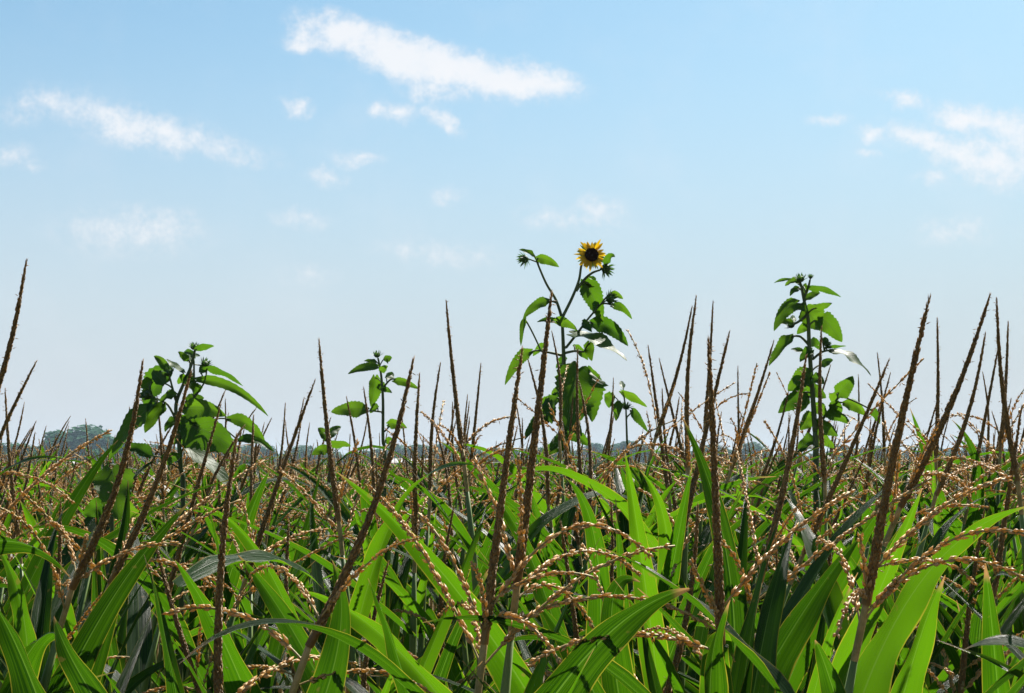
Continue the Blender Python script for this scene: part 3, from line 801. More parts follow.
def flower(root, O, C, axis, radius, rn):
    """open head facing along axis"""
    q = Vector((0, 0, 1)).rotation_difference(axis.normalized())
    back = Geo(); ns = 24; vs, fs = [], []
    prof = [(0.06, -0.42), (0.20, -0.36), (0.38, -0.22), (0.44, -0.06), (0.40, 0.0)]
    for (a, z) in prof:
        for k in range(ns):
            b = 2 * math.pi * k / ns; vs.append(q @ Vector((a * radius * math.cos(b), a * radius * math.sin(b), z * radius)))
    for j in range(len(prof) - 1):
        for k in range(ns):
            a, b = j * ns + k, j * ns + (k + 1) % ns; fs.append((a, b, b + ns, a + ns))
    fs.append(tuple(range(ns))); back.add(vs, fs)
    for k in range(20):
        b = 2 * math.pi * k / 20 + rn.uniform(-.1, .1); o = Vector((math.cos(b), math.sin(b), 0)); s = Vector((-o.y, o.x, 0))
        p0 = o * radius * 0.40 + Vector((0, 0, -0.12 * radius)); l = radius * rn.uniform(0.38, 0.6)
        d = (o + Vector((0, 0, rn.uniform(-0.4, 0.1)))).normalized()
        pv = [p0 - s * radius * .09, p0 + s * radius * .09, p0 + d * l * .55 + s * radius * .06, p0 + d * l, p0 + d * l * .55 - s * radius * .06]
        back.add([q @ v for v in pv], [(0, 1, 2, 4), (4, 2, 3)])
    head = link('flower_head', back.mesh('flower_head', [M_BRACT]), root, C - O)
    dg = Geo(); nr = 9; vs, fs = [], []
    for j in range(nr + 1):
        a = 0.5 * math.pi * j / nr; rad = 0.41 * radius * math.sin(a) ; z = 0.16 * radius * math.cos(a) + 0.02 * radius
        if a < 0.4: z -= 0.05 * radius * (0.4 - a) / 0.4
        for k in range(ns):
            b = 2 * math.pi * k / ns; jj = 1 + rn.uniform(-.03, .03); vs.append(q @ Vector((rad * jj * math.cos(b), rad * jj * math.sin(b), z * jj)))
    for j in range(nr):
        for k in range(ns):
            a, b = j * ns + k, j * ns + (k + 1) % ns; fs.append((b, a, a + ns, b + ns))
    dg.add(vs, fs)
    for _ in range(420):                                   # florets standing on the disc
        a = math.acos(1 - rn.random() * 0.98); b = rn.random() * 6.28
        p = Vector((0.41 * radius * math.sin(a) * math.cos(b), 0.41 * radius * math.sin(a) * math.sin(b), 0.16 * radius * math.cos(a) + .02 * radius))
        d = Vector((math.sin(a) * math.cos(b) * .6, math.sin(a) * math.sin(b) * .6, 1))
        spikelet(dg, q @ p, q @ d, 0.07 * radius * rn.uniform(.7, 1.3), 0.016 * radius, rn)
    link('disc', dg.mesh('disc', [M_DISC]), head)
    pg = Geo()
    for ring, (npet, l0) in enumerate(((21, 0.66), (15, 0.58))):
        for k in range(npet):
            b = 2 * math.pi * (k + 0.5 * ring) / npet + rn.uniform(-.13, .13)
            o = Vector((math.cos(b), math.sin(b), 0)); s = Vector((-o.y, o.x, 0))
            p0 = o * radius * 0.36 + Vector((0, 0, 0.02 * radius * (1 - ring * 2)))
            l = radius * l0 * rn.uniform(0.68, 1.2); up = rn.uniform(-0.1, 0.35); tw = rn.uniform(-0.6, 0.6)
            wd = radius * rn.uniform(0.085, 0.12); n = 7; pv, pf = [], []
            for i in range(n + 1):
                t = i / n
                c = p0 + o * (l * t) + Vector((0, 0, 1)) * (l * (up * t - 0.35 * t * t * (1 if ring else 0.6)))
                h = wd * (0.45 + 0.55 * math.sin(min(1, t * 1.7) * math.pi / 2)) * (1 - t ** 2.4) ** 0.8 + 0.0002
                sd = (s * math.cos(tw * t) + Vector((0, 0, 1)) * math.sin(tw * t))
                for e in (-1, 0, 1):
                    pv.append(q @ (c + sd * (e * h) - Vector((0, 0, 1)) * (0.25 * h * (1 - abs(e)))))
            for i in range(n):
                for e in (0, 1):
                    a = i * 3 + e; pf.append((a, a + 1, a + 4, a + 3))
            pg.add(pv, pf)
    link('petals', pg.mesh('petals', [M_PETAL]), head)

def sunflower(d, stem, branches, leaves, buds, label, seed, flower_at=None, stem_px=5.0):
    rn = random.Random(seed)
    P = lambda x, y, dz=0.0: at(x, y, d + dz)
    top = [P(*p) for p in stem]                              # bottom visible point first
    low = top[0]
    G = Vector((low.x + 0.02, low.y + 0.03, 0))
    root = empty('sunflower', G); tag(root, label, 'sunflower', 'wild sunflowers standing in the corn')
    px = d / FPX
    line = [G, G.lerp(low, 0.35) + Vector((0.012, 0, 0)), G.lerp(low, 0.7) + Vector((-0.006, 0.004, 0))] + top
    # smooth the polyline
    def smooth(pl, k=5):
        out = []
        for i in range(len(pl) - 1):
            p0, p1, p2, p3 = pl[max(i - 1, 0)], pl[i], pl[i + 1], pl[min(i + 2, len(pl) - 1)]
            for j in range(k):
                t = j / k
                out.append(0.5 * ((2 * p1) + (p2 - p0) * t + (2 * p0 - 5 * p1 + 4 * p2 - p3) * t * t + (3 * p1 - p0 - 3 * p2 + p3) * t ** 3))
        return out + [pl[-1]]
    sl = smooth(line); n = len(sl)
    r0 = stem_px * px / 2
    sg = Geo(); tube(sg, [p - G for p in sl], [r0 * (1.5 - 0.95 * i / (n - 1)) for i in range(n)], 8)
    link('stem', sg.mesh('stem', [M_SUNSTEM]), root)
    nodes = sl[len(sl) // 3:]
    for b in branches:
        bp = smooth([P(*p) for p in b]); bp[0] = min(sl, key=lambda p: (p - bp[0]).length) if (min((p - bp[0]).length for p in sl) < 0.03) else bp[0]
        g = Geo(); m = len(bp); tube(g, [p - G for p in bp], [r0 * (0.62 - 0.25 * i / (m - 1)) for i in range(m)], 6)
        link('branch', g.mesh('branch', [M_SUNSTEM]), root); nodes = nodes + bp
    for lf in leaves:
        bx, by, tx, ty, wpx, roll, arch = lf[:7]
        dz = rn.uniform(-0.06, 0.06); dt = rn.uniform(-0.05, 0.05)
        P0, P1 = P(bx, by, dz * 0.4), P(tx, ty, dz + dt)
        g = Geo(); sun_leaf(g, P0, P1, wpx * px * (0.95 if seed == 3 else 1.0) * rn.uniform(0.95, 1.12), roll if isinstance(roll, str) else roll + rn.uniform(-25, 25), arch + 0.05, rn, sway=rn.uniform(-0.08, 0.08))
        a = min(nodes, key=lambda p: (p - (P0 + Vector((0, 0, -0.015)))).length)
        tube(g, [bez(a, (a + P0) / 2 + Vector((0, 0, 0.006)), P0 + (P1 - P0) * 0.03, i / 6) for i in range(7)], [r0 * 0.36] * 7, 5, 1)
        g.v = [tuple(Vector(v) - G) for v in g.v]
        link('leaf', g.mesh('leaf', [M_SUNLEAF, M_SUNSTEM]), root)
    for (x, y, rpx, ax) in buds:
        c = P(x, y, rn.uniform(-0.02, 0.02)); axis = Vector(ax)
        g = bud_geo(rpx * px * 0.75, rn, axis)
        a = min(nodes, key=lambda p: (p - c).length)
        if (a - c).length > rpx * px * 0.3: tube(g, [(a - c).lerp(-axis.normalized() * rpx * px * 0.4, i / 3) for i in range(4)], [r0 * 0.3] * 4, 5, 1)
        link('bud', g.mesh('bud', [M_BRACT, M_SUNSTEM]), root, c - G)
    if flower_at:
        x, y, rpx, ax = flower_at
        flower(root, G, P(x, y, -0.02), Vector(ax), rpx * px, rn)
    return root

sunflower(4.3,
 [(569,476), (566,440), (565,400), (564,365), (563,338), (562,318)],
 [[(562,318), (556,300), (546,283), (537,262)], [(562,318), (572,298), (579,280), (582,264), (590,259)],
  [(576,291), (584,280), (592,273), (600,270)], [(565,349), (576,335), (588,319), (601,304)], [(565,356), (552,353), (541,351)], [(565,353), (575,351), (584,352)],
  [(566,398), (575,386), (582,368)]],
 [(537,258, 559,267, 10, 25, 0.15), (534,256, 519,250, 7, 40, 0.1), (585,281, 602,320, 24, 8, 0.05), (592,286, 581,284, 14, 20, 0.1), (606,264, 615,257, 8, 30, 0.1),
  (611,293, 623,299, 7, 35, 0.15), (612,305, 632,319, 9, 35, 0.18), (592,323, 628,346, 19, 20, 0.22), (573,334, 627,361, 30, 'gloss', 0.12),
  (548,301, 523,319, 12, 35, 0.12), (525,318, 521,346, 7, 30, 0.05), (562,323, 537,322, 10, 35, 0.1), (556,321, 577,330, 13, 25, 0.15),
  (530,352, 505,385, 15, 15, 0.25), (590,342, 592,361, 11, 10, 0.02), (578,369, 567,428, 54, 8, 0.02), (586,371, 592,422, 30, -30, 0.0), (548,398, 552,424, 18, 30, 0.1), (566,360, 556,368, 12, 20, .15), (564,400, 545,408, 16, 25, .2), (566,420, 582,436, 18, 20, .2), (566,440, 550,452, 16, 20, .2), (578,352, 588,360, 9, 20, .1), (599,304, 594,312, 9, 15, .1), (566,432, 590,446, 16, 25, .15), (564,410, 580,424, 15, 15, .1), (564,388, 552,398, 14, 20, .1), (583,322, 592,332, 10, 20, .1), (566,446, 540,458, 16, 30, .15), (586,284, 596,280, 14, 15, .1),
  (552,398, 540,425, 22, 50, 0.1), (545,345, 533,356, 8, 20, 0.1), (574,345, 586,353, 7, 40, 0.1), (548,420, 525,440, 16, 30, 0.2), (596,312, 603,322, 8, 10, .1)],
 [(524.5, 259, 6, (-0.7, -0.5, -0.5)), (606, 269, 6.5, (0.5, -0.5, -0.4)), (610, 299, 6.5, (0.6, -0.5, 0.1)), (588,327,5,(0.2,-0.3,0.6))],
 'tall sunflower carrying the one open yellow flower with dark centre', 1, (591.5, 255, 16.5, (0.12, -1.0, 0.18)), 5.2)

sunflower(4.1,
 [(816,456), (815,430), (813,400), (811,372), (809,340), (808,318), (804,300), (801,284)],
 [[(809,345), (801,337), (794,336)], [(803,300), (808,288), (810,280)], [(812,360), (822,352), (833,350)], [(816,428), (828,412), (838,398), (845,388)], [(806,316), (798,322), (792,325)]],
 [(799,284, 774,283, 7, 50, 0.1), (808,287, 841,297, 9, 45, 0.12), (797,303, 774,331, 15, 25, 0.2), (806,299, 820,293, 8, 30, 0.1), (816,308, 832,303, 9, 30, 0.1),
  (806,308, 820,330, 26, -20, 0.05), (819,318, 842,342, 21, 18, 0.15), (793,323, 779,324, 7, 40, 0.1), (792,322, 795,317, 7, 10, 0.1), (792,337, 769,366, 14, 25, 0.12), (826,347, 846,346, 6, 50, 0.1),
  (833,351, 871,376, 22, 'gloss', 0.12), (808,356, 791,349, 9, 30, 0.12), (810,372, 788,391, 24, 10, 0.1), (815,388, 809,397, 16, 0, 0.1), (804,392, 778,413, 22, -20, 0.15), (808,396, 800,412, 14, 10, .1),
  (838,393, 853,376, 18, 10, 0.0), (836,392, 832,404, 13, 10, 0.1), (844,403, 866,416, 13, 20, 0.15), (872,410, 880,424, 10, 20, 0.15), (820,365, 833,360, 9, 30, .1), (822,340, 829,346, 9, 20, .1),
  (816,424, 838,436, 18, 30, 0.2), (800,305, 808,312, 10, 20, 0.1), (799,288, 790,296, 10, 25, .1), (803,286, 806,300, 9, 10, .1), (797,281, 785,286, 8, 30, .1), (812,350, 800,362, 12, 15, .1), (813,378, 824,384, 14, 20, .1), (806,385, 792,378, 16, 15, .1), (814,404, 828,418, 16, 20, .15), (814,416, 800,430, 16, 20, .15), (816,436, 834,448, 18, 25, .15), (815,440, 798,450, 16, 25, .15), (830,404, 842,412, 12, 20, .1), (826,414, 850,424, 14, 25, .15), (812,388, 826,398, 13, 15, .1), (807,326, 797,334, 11, 20, .1), (810,342, 820,350, 10, 20, .1)],
 [(800.5, 279, 5.5, (0, -0.3, 1)), (810.5, 277, 3, (0.1, 0, 1)), (791.5, 325, 5, (-0.5, -0.3, 0.5)), (827, 344, 4, (0.5, -0.3, 0.6))],
 'tall sunflower with closed buds and no open flower, standing in the right half', 2, None, 5.0)

sunflower(3.5,
 [(183,500), (181,470), (178,430), (176,405), (183,385), (191,366), (195,350)],
 [[(178,425), (168,405), (155,398), (149,394)], [(194,400), (194,375), (194,360)], [(179,440), (196,425), (212,420)], [(180,412), (194,398), (206,380)], [(176,402), (172,386), (169,375)]],
 [(196,349, 214,346, 9, 35, 0.12), (168,371, 154,356, 10, 15, 0.1), (183,372, 167,359, 13, 'gloss', 0.05), (206,368, 243,386, 11, 25, 0.22), (197,380, 268,416, 11, 22, 0.12), (152,381, 141,388, 13, 10, 0.1),
  (170,378, 145,406, 30, 12, 0.12), (164,384, 152,372, 16, 10, .1), (150,408, 109,460, 24, 48, 0.16), (163,404, 145,433, 20, 10, 0.08), (186,408, 226,416, 22, 20, 0.15), (184,424, 238,452, 38, 8, 0.12),
  (230,419, 266,446, 15, 20, 0.18), (238,441, 274,452, 15, -30, 0.2), (185,446, 233,490, 28, 'gloss', 0.15), (150,456, 122,449, 17, 40, 0.15), (165,462, 182,456, 16, 30, 0.1), (186,385, 192,372, 12, 10, .1),
  (176,420, 165,432, 12, 15, .1), (200,415, 190,425, 14, 15, .1), (188,360, 178,352, 8, 20, .1), (200,372, 210,362, 9, 20, .1), (181,430, 190,452, 16, 15, 0), (150,395, 137,397, 8, 30, .1), (198,392, 188,388, 14, 0, .1), (172,372, 160,380, 12, 10, .1), (176,395, 160,402, 14, 10, .1), (190,362, 200,356, 8, 20, .1), (194,358, 184,352, 8, 20, .1), (182,436, 170,446, 16, 20, .15), (186,400, 204,398, 13, 15, .1), (180,418, 196,436, 18, 20, .1), (204,426, 222,440, 18, 15, .15), (158,400, 148,414, 14, 10, .1), (187,378, 178,384, 10, 0, .1)],
 [(148,395, 7, (-0.5, -0.5, 0.4)), (169,373, 5.5, (-0.3, -0.4, 0.6)), (190,417, 6.5, (0.2, -0.6, 0.6)), (205,364, 5.5, (0.4, -0.3, 0.6)), (194,347, 5, (0, -0.2, 1)), (198,424, 6, (0.3, -.6, .4))],
 'leafy broad sunflower with several closed buds, standing left of the small sunflower', 3, None, 4.4)

sunflower(5.0,
 [(385,470), (383,440), (383,400), (381,374), (378,358)],
 [[(383,388), (390,380), (396,379)], [(383,412), (374,411), (366,411)], [(384,432), (390,426)]],
 [(377,367, 348,374, 10, 30, 0.14), (384,359, 392,358, 9, 30, 0.1), (376,362, 364,361, 5, 50, .1), (375,377, 371,407, 17, 5, 0.0), (366,410, 331,412, 17, 15, 0.14), (394,380, 419,389, 9, 25, 0.2), (388,424, 407,428, 11, 20, 0.2),
  (386,378, 394,374, 9, 15, .1), (378,408, 370,413, 9, 20, .1), (386,440, 396,444, 9, 20, .1), (381,371, 388,366, 9, 10, .1), (380,384, 386,392, 10, 10, .1), (383,390, 392,393, 6, 30, .1)],
 [(377,355, 4.5, (0, -0.3, 1))],
 'small slim sunflower with one closed bud behind the strongly leaning corn spike', 4, None, 3.4)

sunflower(4.7,
 [(628,470), (627,440), (626,410)],
 [[(626,418), (632,412)]],
 [(622,391, 647,407, 11, 20, 0.1), (611,393, 609,408, 11, 10, 0.0), (619,402, 616,421, 11, 20, 0.1), (632,410, 648,432, 11, 25, 0.2), (623,388, 621,381, 6, 10, 0)],
 [(626,407, 4.5, (0, -0.5, 0.6))],
 'short sunflower with one dark bud just right of the flowering sunflower, low at the skyline', 5, None, 3.0)

sunflower(4.6,
 [(330,480), (329,455), (328,438)],
 [],
 [(328,438, 341,427, 10, 20, .1), (326,440, 318,428, 9, 20, .1), (330,446, 351,446, 12, 25, .2), (328,450, 312,455, 12, 20, .2)],
 [(328,434, 3.5, (0, -0.2, 1))],
 'lowest sunflower, a leafy tip left of the small slim sunflower', 6, None, 3.0)

sunflower(2.9,
 [(112,540), (110,515), (108,500)],
 [],
 [(112,470, 118,520, 40, 5, 0.0), (104,506, 84,515, 24, 20, 0.15), (120,505, 142,520, 24, 25, .15)],
 [],
 'young sunflower of broad round leaves low among the corn at the left', 7, None, 5.0)

# ------------------------------------------------------------------ ground
g = Geo(); g.add([(-2500, -60, 0), (2500, -60, 0), (2500, 2500, 0), (-2500, 2500, 0)], [(0, 1, 2, 3)])
tag(link('ground', g.mesh('ground', [M_SOIL], False)), 'brown soil of the corn field', 'ground', kind='structure')

# ------------------------------------------------------------------ far trees
def tree_crown(rn, tall):
    g = Geo(); blobs = []
    for k in range(rn.randint(7, 10)):
        a = rn.random() * 6.28; h = rn.uniform(0.28, 0.88); rr_ = (0.32 if tall else 0.42) * math.sin(math.pi * (h * 0.85 + 0.12)) * rn.uniform(0.3, 1)
        blobs.append((Vector((math.cos(a) * rr_, math.sin(a) * rr_, h)), rn.uniform(0.12, 0.22)))
    blobs.append((Vector((0, 0, 0.62)), 0.28))
    for c, r in blobs:
        for _ in range(int(2600 * r * r)*4):
            v = Vector((rn.gauss(0, 1), rn.gauss(0, 1), rn.gauss(0, 1))).normalized() * r * rn.uniform(0.6, 1.06)
            p = c + v; s = rn.uniform(0.028, 0.050)
            n = (v.normalized() + Vector((rn.uniform(-.8, .8), rn.uniform(-.8, .8), rn.uniform(-.5, .9)))).normalized()
            u = n.orthogonal().normalized(); u = Quaternion(n, rn.random() * 6.28) @ u; w = n.cross(u)
            g.add([p + u * s, p + w * s * .7, p - u * s, p - w * s * .7], [(0, 1, 2, 3)])
    return g
def trunk_geo(rn):
    g = Geo(); tube(g, [Vector((0, 0, 0)), Vector((.01, 0, .25)), Vector((-.01, .01, .55)), Vector((0, 0, .8))], [.035, .026, .018, .006], 8)
    for k in range(5):
        a = rn.random() * 6.28; z = rn.uniform(.25, .5); tube(g, [Vector((0, 0, z)), Vector((math.cos(a) * .12, math.sin(a) * .12, z + .14)), Vector((math.cos(a) * .24, math.sin(a) * .24, z + .24))], [.014, .009, .003], 5)
    return g
crowns = [tree_crown(random.Random(70 + i), i % 2).mesh('crown', [M_TREE], False) for i in range(5)]
trunks = [trunk_geo(random.Random(80 + i)).mesh('trunk', [M_BARK]) for i in range(3)]
tr = random.Random(8)
# x, top y, width factor, distance, label
TREES = [
 (10,442,1.3,300,'broad hazy tree at the left edge of the skyline'), (-14,448,1.2,310,'hazy tree cut by the left edge of the view'), (32,452,1.0,290,'lower hazy tree beside the broad tree at the left edge'),
 (62,436,1.0,330,'bluish tree on the left shoulder of the tallest far tree'), (84,427,1.25,330,'tallest bluish far tree at the left skyline'), (106,436,1.0,330,'bluish tree on the right shoulder of the tallest far tree'),
 (90,452,0.9,240,'nearer green tree standing in front of the tallest far tree'), (122,450,1.0,330,'pale far tree behind the drooping sunflower leaf'),
]
fx = 145
while fx < 1045:
    t = 451 + tr.uniform(-5, 4)
    if 370 < fx < 460: t -= 3
    if 590 < fx < 650: t -= 4
    if 960 < fx < 990: t -= 4
    TREES.append((fx, t, tr.uniform(1.0, 1.6), tr.uniform(360, 470), None)); fx += tr.uniform(17, 32)
for i, (x, ty, wf, d, lab) in enumerate(TREES):
    p = at(x, HORIZON, d); top = at(x, ty, d).z
    r = empty('tree', (p.x, p.y, 0)); r.rotation_euler.z = tr.random() * 6.28
    tag(r, lab or 'pale hazy tree of the low far treeline behind the corn', 'tree', 'trees of the far treeline')
    hgt = max(top, 3.2) / 0.92
    link('crown', crowns[i % 5], r, None, None, (hgt * wf * 1.45, hgt * wf * 1.45, hgt)); link('trunk', trunks[i % 3], r, None, None, hgt)

# ------------------------------------------------------------------ far sheds
def shed(x0, x1, ytop, d, label, seed):
    a, b = at(x0, HORIZON, d), at(x1, HORIZON, d); wd = b.x - a.x; top = max(at(x0, ytop, d).z, 2.4); dep = 6.0
    root = empty('farm_shed', ((a.x + b.x) / 2, a.y, 0)); tag(root, label, 'shed', 'far farm sheds')
    hw = wd / 2; g = Geo()
    ev = top - 0.7
    vs = [(-hw, 0, 0), (hw, 0, 0), (hw, dep, 0), (-hw, dep, 0), (-hw, 0, ev), (hw, 0, ev), (hw, dep, ev), (-hw, dep, ev), (-hw, dep / 2, top - .1), (hw, dep / 2, top - .1)]
    g.add(vs, [(0, 1, 5, 4), (2, 3, 7, 6), (1, 2, 6, 9, 5), (3, 0, 4, 8, 7)])
    link('wall', g.mesh('wall', [M_WALLM], False), root)
    g = Geo(); o = 0.4
    for sgn, y0 in ((1, -o), (-1, dep + o)):
        ym = dep / 2; ze = ev - 0.15
        vs = [(-hw - o, y0, ze), (hw + o, y0, ze), (hw + o, ym, top), (-hw - o, ym, top)]
        vs += [(x, y, z + 0.12) for x, y, z in vs]
        g.add(vs, [(0, 1, 2, 3), (4, 5, 6, 7), (0, 1, 5, 4), (1, 2, 6, 5), (3, 0, 4, 7)])
    link('roof', g.mesh('roof', [M_ROOFM], False), root)
    for k in range(3):
        xx = -hw + wd * (k + 0.6) / 3.4; g = Geo()
        vs = [(xx, -0.06, 0.9), (xx + 0.9, -0.06, 0.9), (xx + 0.9, -0.06, ev - 0.4), (xx, -0.06, ev - 0.4)]
        vs += [(x, 0.02, z) for x, y, z in vs]
        g.add(vs, [(0, 1, 2, 3), (0, 1, 5, 4), (1, 2, 6, 5), (2, 3, 7, 6), (3, 0, 4, 7)])
        link('window', g.mesh('window', [M_DARKM], False), root)
shed(46, 70, 462, 230, 'small pale shed with light roof below the tallest far tree', 1)
shed(392, 425, 459, 300, 'low grey shed far behind the strongly leaning corn spike', 2)

# ------------------------------------------------------------------ haze
hz = Geo()
X, Y0, Y1, Z0, Z1 = 2600, -80, 2600, -1.0, 16.0
vs = [(-X, Y0, Z0), (X, Y0, Z0), (X, Y1, Z0), (-X, Y1, Z0), (-X, Y0, Z1), (X, Y0, Z1), (X, Y1, Z1), (-X, Y1, Z1)]
hz.add(vs, [(3, 2, 1, 0), (4, 5, 6, 7), (0, 1, 5, 4), (1, 2, 6, 5), (2, 3, 7, 6), (3, 0, 4, 7)])
m, nt = nodes_of('haze_air')
pv = N(nt, 'ShaderNodeVolumePrincipled'); pv.inputs['Color'].default_value = (0.62, 0.82, 1.0, 1); pv.inputs['Density'].default_value = 0.00034
pv.inputs['Anisotropy'].default_value = 0.2
oo = N(nt, 'ShaderNodeOutputMaterial'); nt.links.new(pv.outputs[0], oo.inputs['Volume'])
tag(link('haze', hz.mesh('haze', [m], False)), 'pale summer haze over the field', 'haze', kind='stuff')

# ------------------------------------------------------------------ sky with clouds
def px_dir(x, y):
    v = at(x, y, 1.0) - Vector((0, 0, CAMZ)); return v.x / v.y, v.z / v.y
CLOUDS = [  # x, y, rx, ry, angle (deg, clockwise as seen), weight
 (340,34,44,19,14,1.0),(306,42,24,8,5,0.6),(395,55,48,22,18,1.0),(450,68,60,22,14,1.0),(515,80,55,17,10,1.0),(552,84,26,10,-8,0.8),(428,92,26,12,10,0.65),
 (295,108,15,10,0,0.7),(401,113,18,10,5,0.65),(378,108,10,8,0,0.45),(441,122,16,9,25,0.7),(456,132,10,6,30,0.5),(357,158,24,9,0,0.55),(327,177,20,8,8,0.45),(450,198,16,8,0,0.25),
 (48,104,40,18,-5,0.6),(118,124,44,18,8,0.8),(165,134,50,17,10,0.75),(225,151,48,12,10,0.5),(10,154,24,12,5,0.55),(35,165,14,6,0,0.3),
 (130,232,72,20,2,0.42),(160,222,34,16,0,0.3),(302,219,26,9,5,0.3),(440,254,60,12,4,0.28),(545,220,24,12,0,0.25),(600,208,26,14,0,0.42),(585,222,40,10,0,0.25),(312,275,26,10,0,0.22),
 (905,98,22,9,14,0.65),(826,118,20,7,0,0.5),(870,130,13,8,8,0.65),(872,152,14,6,10,0.3),(918,136,38,13,14,0.75),(960,115,30,12,12,0.75),(1000,125,40,16,14,0.75),(960,155,38,18,18,0.6),(1000,165,45,22,12,0.65),(955,232,34,14,0,0.36),(935,180,20,8,0,0.3),(1040,140,40,20,0,.6),
]
world = bpy.data.worlds.new('World'); SC.world = world; world.use_nodes = True
nt = world.node_tree; nt.nodes.clear()
sky = N(nt, 'ShaderNodeTexSky', sky_type='NISHITA'); sky.sun_disc = False
sky.sun_elevation = SUN_EL; sky.sun_rotation = SUN_AZ
sky.air_density = 1.0; sky.dust_density = 1.0; sky.ozone_density = 1.0; sky.altitude = 50
tc = N(nt, 'ShaderNodeTexCoord').outputs['Generated']
sp = N(nt, 'ShaderNodeSeparateXYZ'); nt.links.new(tc, sp.inputs[0])
yy = mth(nt, 'MAXIMUM', sp.outputs[1], 0.05)
cb = N(nt, 'ShaderNodeCombineXYZ'); nt.links.new(mth(nt, 'DIVIDE', sp.outputs[0], yy), cb.inputs[0]); nt.links.new(mth(nt, 'DIVIDE', sp.outputs[2], yy), cb.inputs[1])
flat = cb.outputs[0]
wn = N(nt, 'ShaderNodeTexNoise'); nt.links.new(flat, wn.inputs['Vector']); wn.inputs['Scale'].default_value = 38; wn.inputs['Detail'].default_value = 5; wn.inputs['Roughness'].default_value = 0.6
def vm(op, a, b=None):
    n = N(nt, 'ShaderNodeVectorMath'); n.operation = op
    for i, x in enumerate((a, b)):
        if x is None: continue
        if isinstance(x, tuple): n.inputs[i].default_value = x
        else: nt.links.new(x, n.inputs[i])
    return n
warp = vm('MULTIPLY', vm('SUBTRACT', wn.outputs['Color'], (0.5, 0.5, 0.5)).outputs[0], (0.030, 0.022, 0.0)).outputs[0]
wp = vm('ADD', flat, warp).outputs[0]
acc = None
for (x, y, rx, ry, an, wt) in CLOUDS:
    wt = wt if wt > 0.7 else wt * 0.72 + 0.21
    if x < 270 and wt > 0.5: wt *= 0.85
    cx, cz = px_dir(x, y)
    mp = N(nt, 'ShaderNodeMapping', vector_type='TEXTURE'); nt.links.new(wp, mp.inputs[0])
    mp.inputs['Location'].default_value = (cx, cz, 0); mp.inputs['Rotation'].default_value = (0, 0, -R(an)); mp.inputs['Scale'].default_value = (rx * 1.6 / FPX, ry * 1.6 / FPX, 1)
    ln = vm('LENGTH', mp.outputs[0]).outputs['Value']
    f = mth(nt, 'MULTIPLY', mth(nt, 'SUBTRACT', 1, ln, clamp=True), wt)
    acc = f if acc is None else mth(nt, 'ADD', mth(nt, 'MAXIMUM', acc, f), mth(nt, 'MULTIPLY', mth(nt, 'MINIMUM', acc, f), 0.35))
fb = noise(nt, flat, 75, 9, 0.66)
wis = noise(nt, flat, 16, 4, 0.55)
fb2 = noise(nt, flat, 210, 6, 0.6)
fbm = mth(nt, 'ADD', mth(nt, 'SUBTRACT', fb, 0.52), mth(nt, 'MULTIPLY', mth(nt, 'SUBTRACT', fb2, 0.5), 0.35))
dens = mth(nt, 'ADD', acc, mth(nt, 'MULTIPLY', fbm, mth(nt, 'MULTIPLY', ramp(nt, acc, 0.0, 0.25), 1.2)))
dens = mth(nt, 'MULTIPLY', ramp(nt, dens, -0.03, 0.92), 0.88)
dens = mth(nt, 'ADD', dens, mth(nt, 'MULTIPLY', ramp(nt, wis, 0.45, 0.8), 0.10), clamp=True)
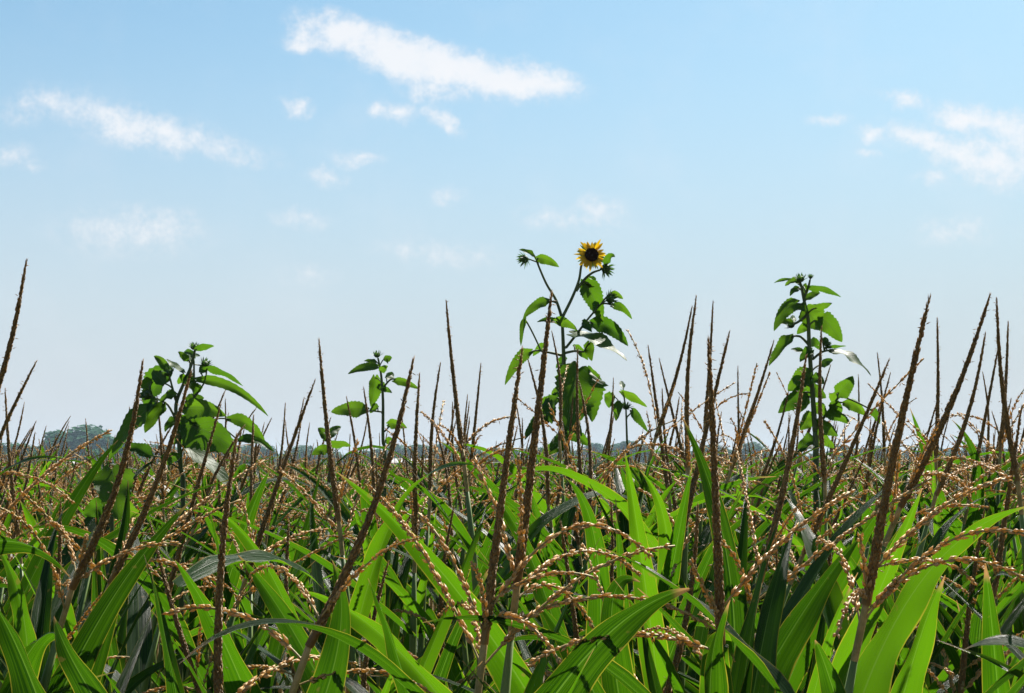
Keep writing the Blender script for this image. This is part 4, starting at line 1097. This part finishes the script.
# milky summer air near the horizon belongs to the sky itself
elev = mth(nt, 'DIVIDE', sp.outputs[2], 0.34)
milk = mth(nt, 'MULTIPLY', mth(nt, 'SUBTRACT', 1, ramp(nt, sp.outputs[2], 0.02, 0.315)), 0.88)
SKY_WHITE = (5.3, 5.6, 6.3); CLOUD_WHITE = (8.3, 8.3, 8.5)
tint = mixc(nt, 1.0, sky.outputs[0], (0.83, 1.08, 1.07), 'MULTIPLY')
c1 = mixc(nt, milk, tint, SKY_WHITE)
side = mth(nt, 'MULTIPLY_ADD', mth(nt, 'DIVIDE', sp.outputs[0], yy), -0.15, 1.0)     # evens out the glow on the sun's side
side = mth(nt, 'MINIMUM', mth(nt, 'MAXIMUM', side, 0.88), 1.05)
vmix = N(nt, 'ShaderNodeVectorMath'); vmix.operation = 'SCALE'; nt.links.new(c1, vmix.inputs[0]); nt.links.new(side, vmix.inputs['Scale'])
c2 = mixc(nt, dens, vmix.outputs[0], mixc(nt, ramp(nt, dens, 0.1, 0.85), (7.9, 7.8, 8.1), CLOUD_WHITE))
bg = N(nt, 'ShaderNodeBackground'); bg.inputs[1].default_value = 0.050; nt.links.new(c2, bg.inputs[0])
wo = N(nt, 'ShaderNodeOutputWorld'); nt.links.new(bg.outputs[0], wo.inputs[0])

# ------------------------------------------------------------------ sun, camera, render
sl = bpy.data.lights.new('sun', 'SUN'); sl.energy = 5.0; sl.angle = R(0.5); sl.color = (1.0, 0.95, 0.87)
so = bpy.data.objects.new('sun', sl); COL.objects.link(so)
sdir = Vector((math.sin(SUN_AZ) * math.cos(SUN_EL), math.cos(SUN_AZ) * math.cos(SUN_EL), math.sin(SUN_EL)))
so.rotation_mode = 'QUATERNION'; so.rotation_quaternion = sdir.to_track_quat('Z', 'Y'); so.location = (0, 0, 60)

cd = bpy.data.cameras.new('camera'); cd.lens = LENS; cd.sensor_width = SENSOR; cd.clip_start = 0.05; cd.clip_end = 6000
co = bpy.data.objects.new('camera', cd); COL.objects.link(co); co.location = (0, 0, CAMZ); co.rotation_euler = (R(90) + PITCH, 0, 0)
SC.camera = co
SC.render.engine = 'CYCLES'
SC.cycles.max_bounces = 4; SC.cycles.transparent_max_bounces = 8; SC.cycles.diffuse_bounces = 2; SC.cycles.transmission_bounces = 2
SC.cycles.volume_bounces = 0
SC.cycles.use_denoising = True
vs_ = SC.view_settings; vs_.view_transform = 'Standard'; vs_.look = 'None'; vs_.gamma = 1; vs_.use_curve_mapping = False; vs_.exposure = 1.20
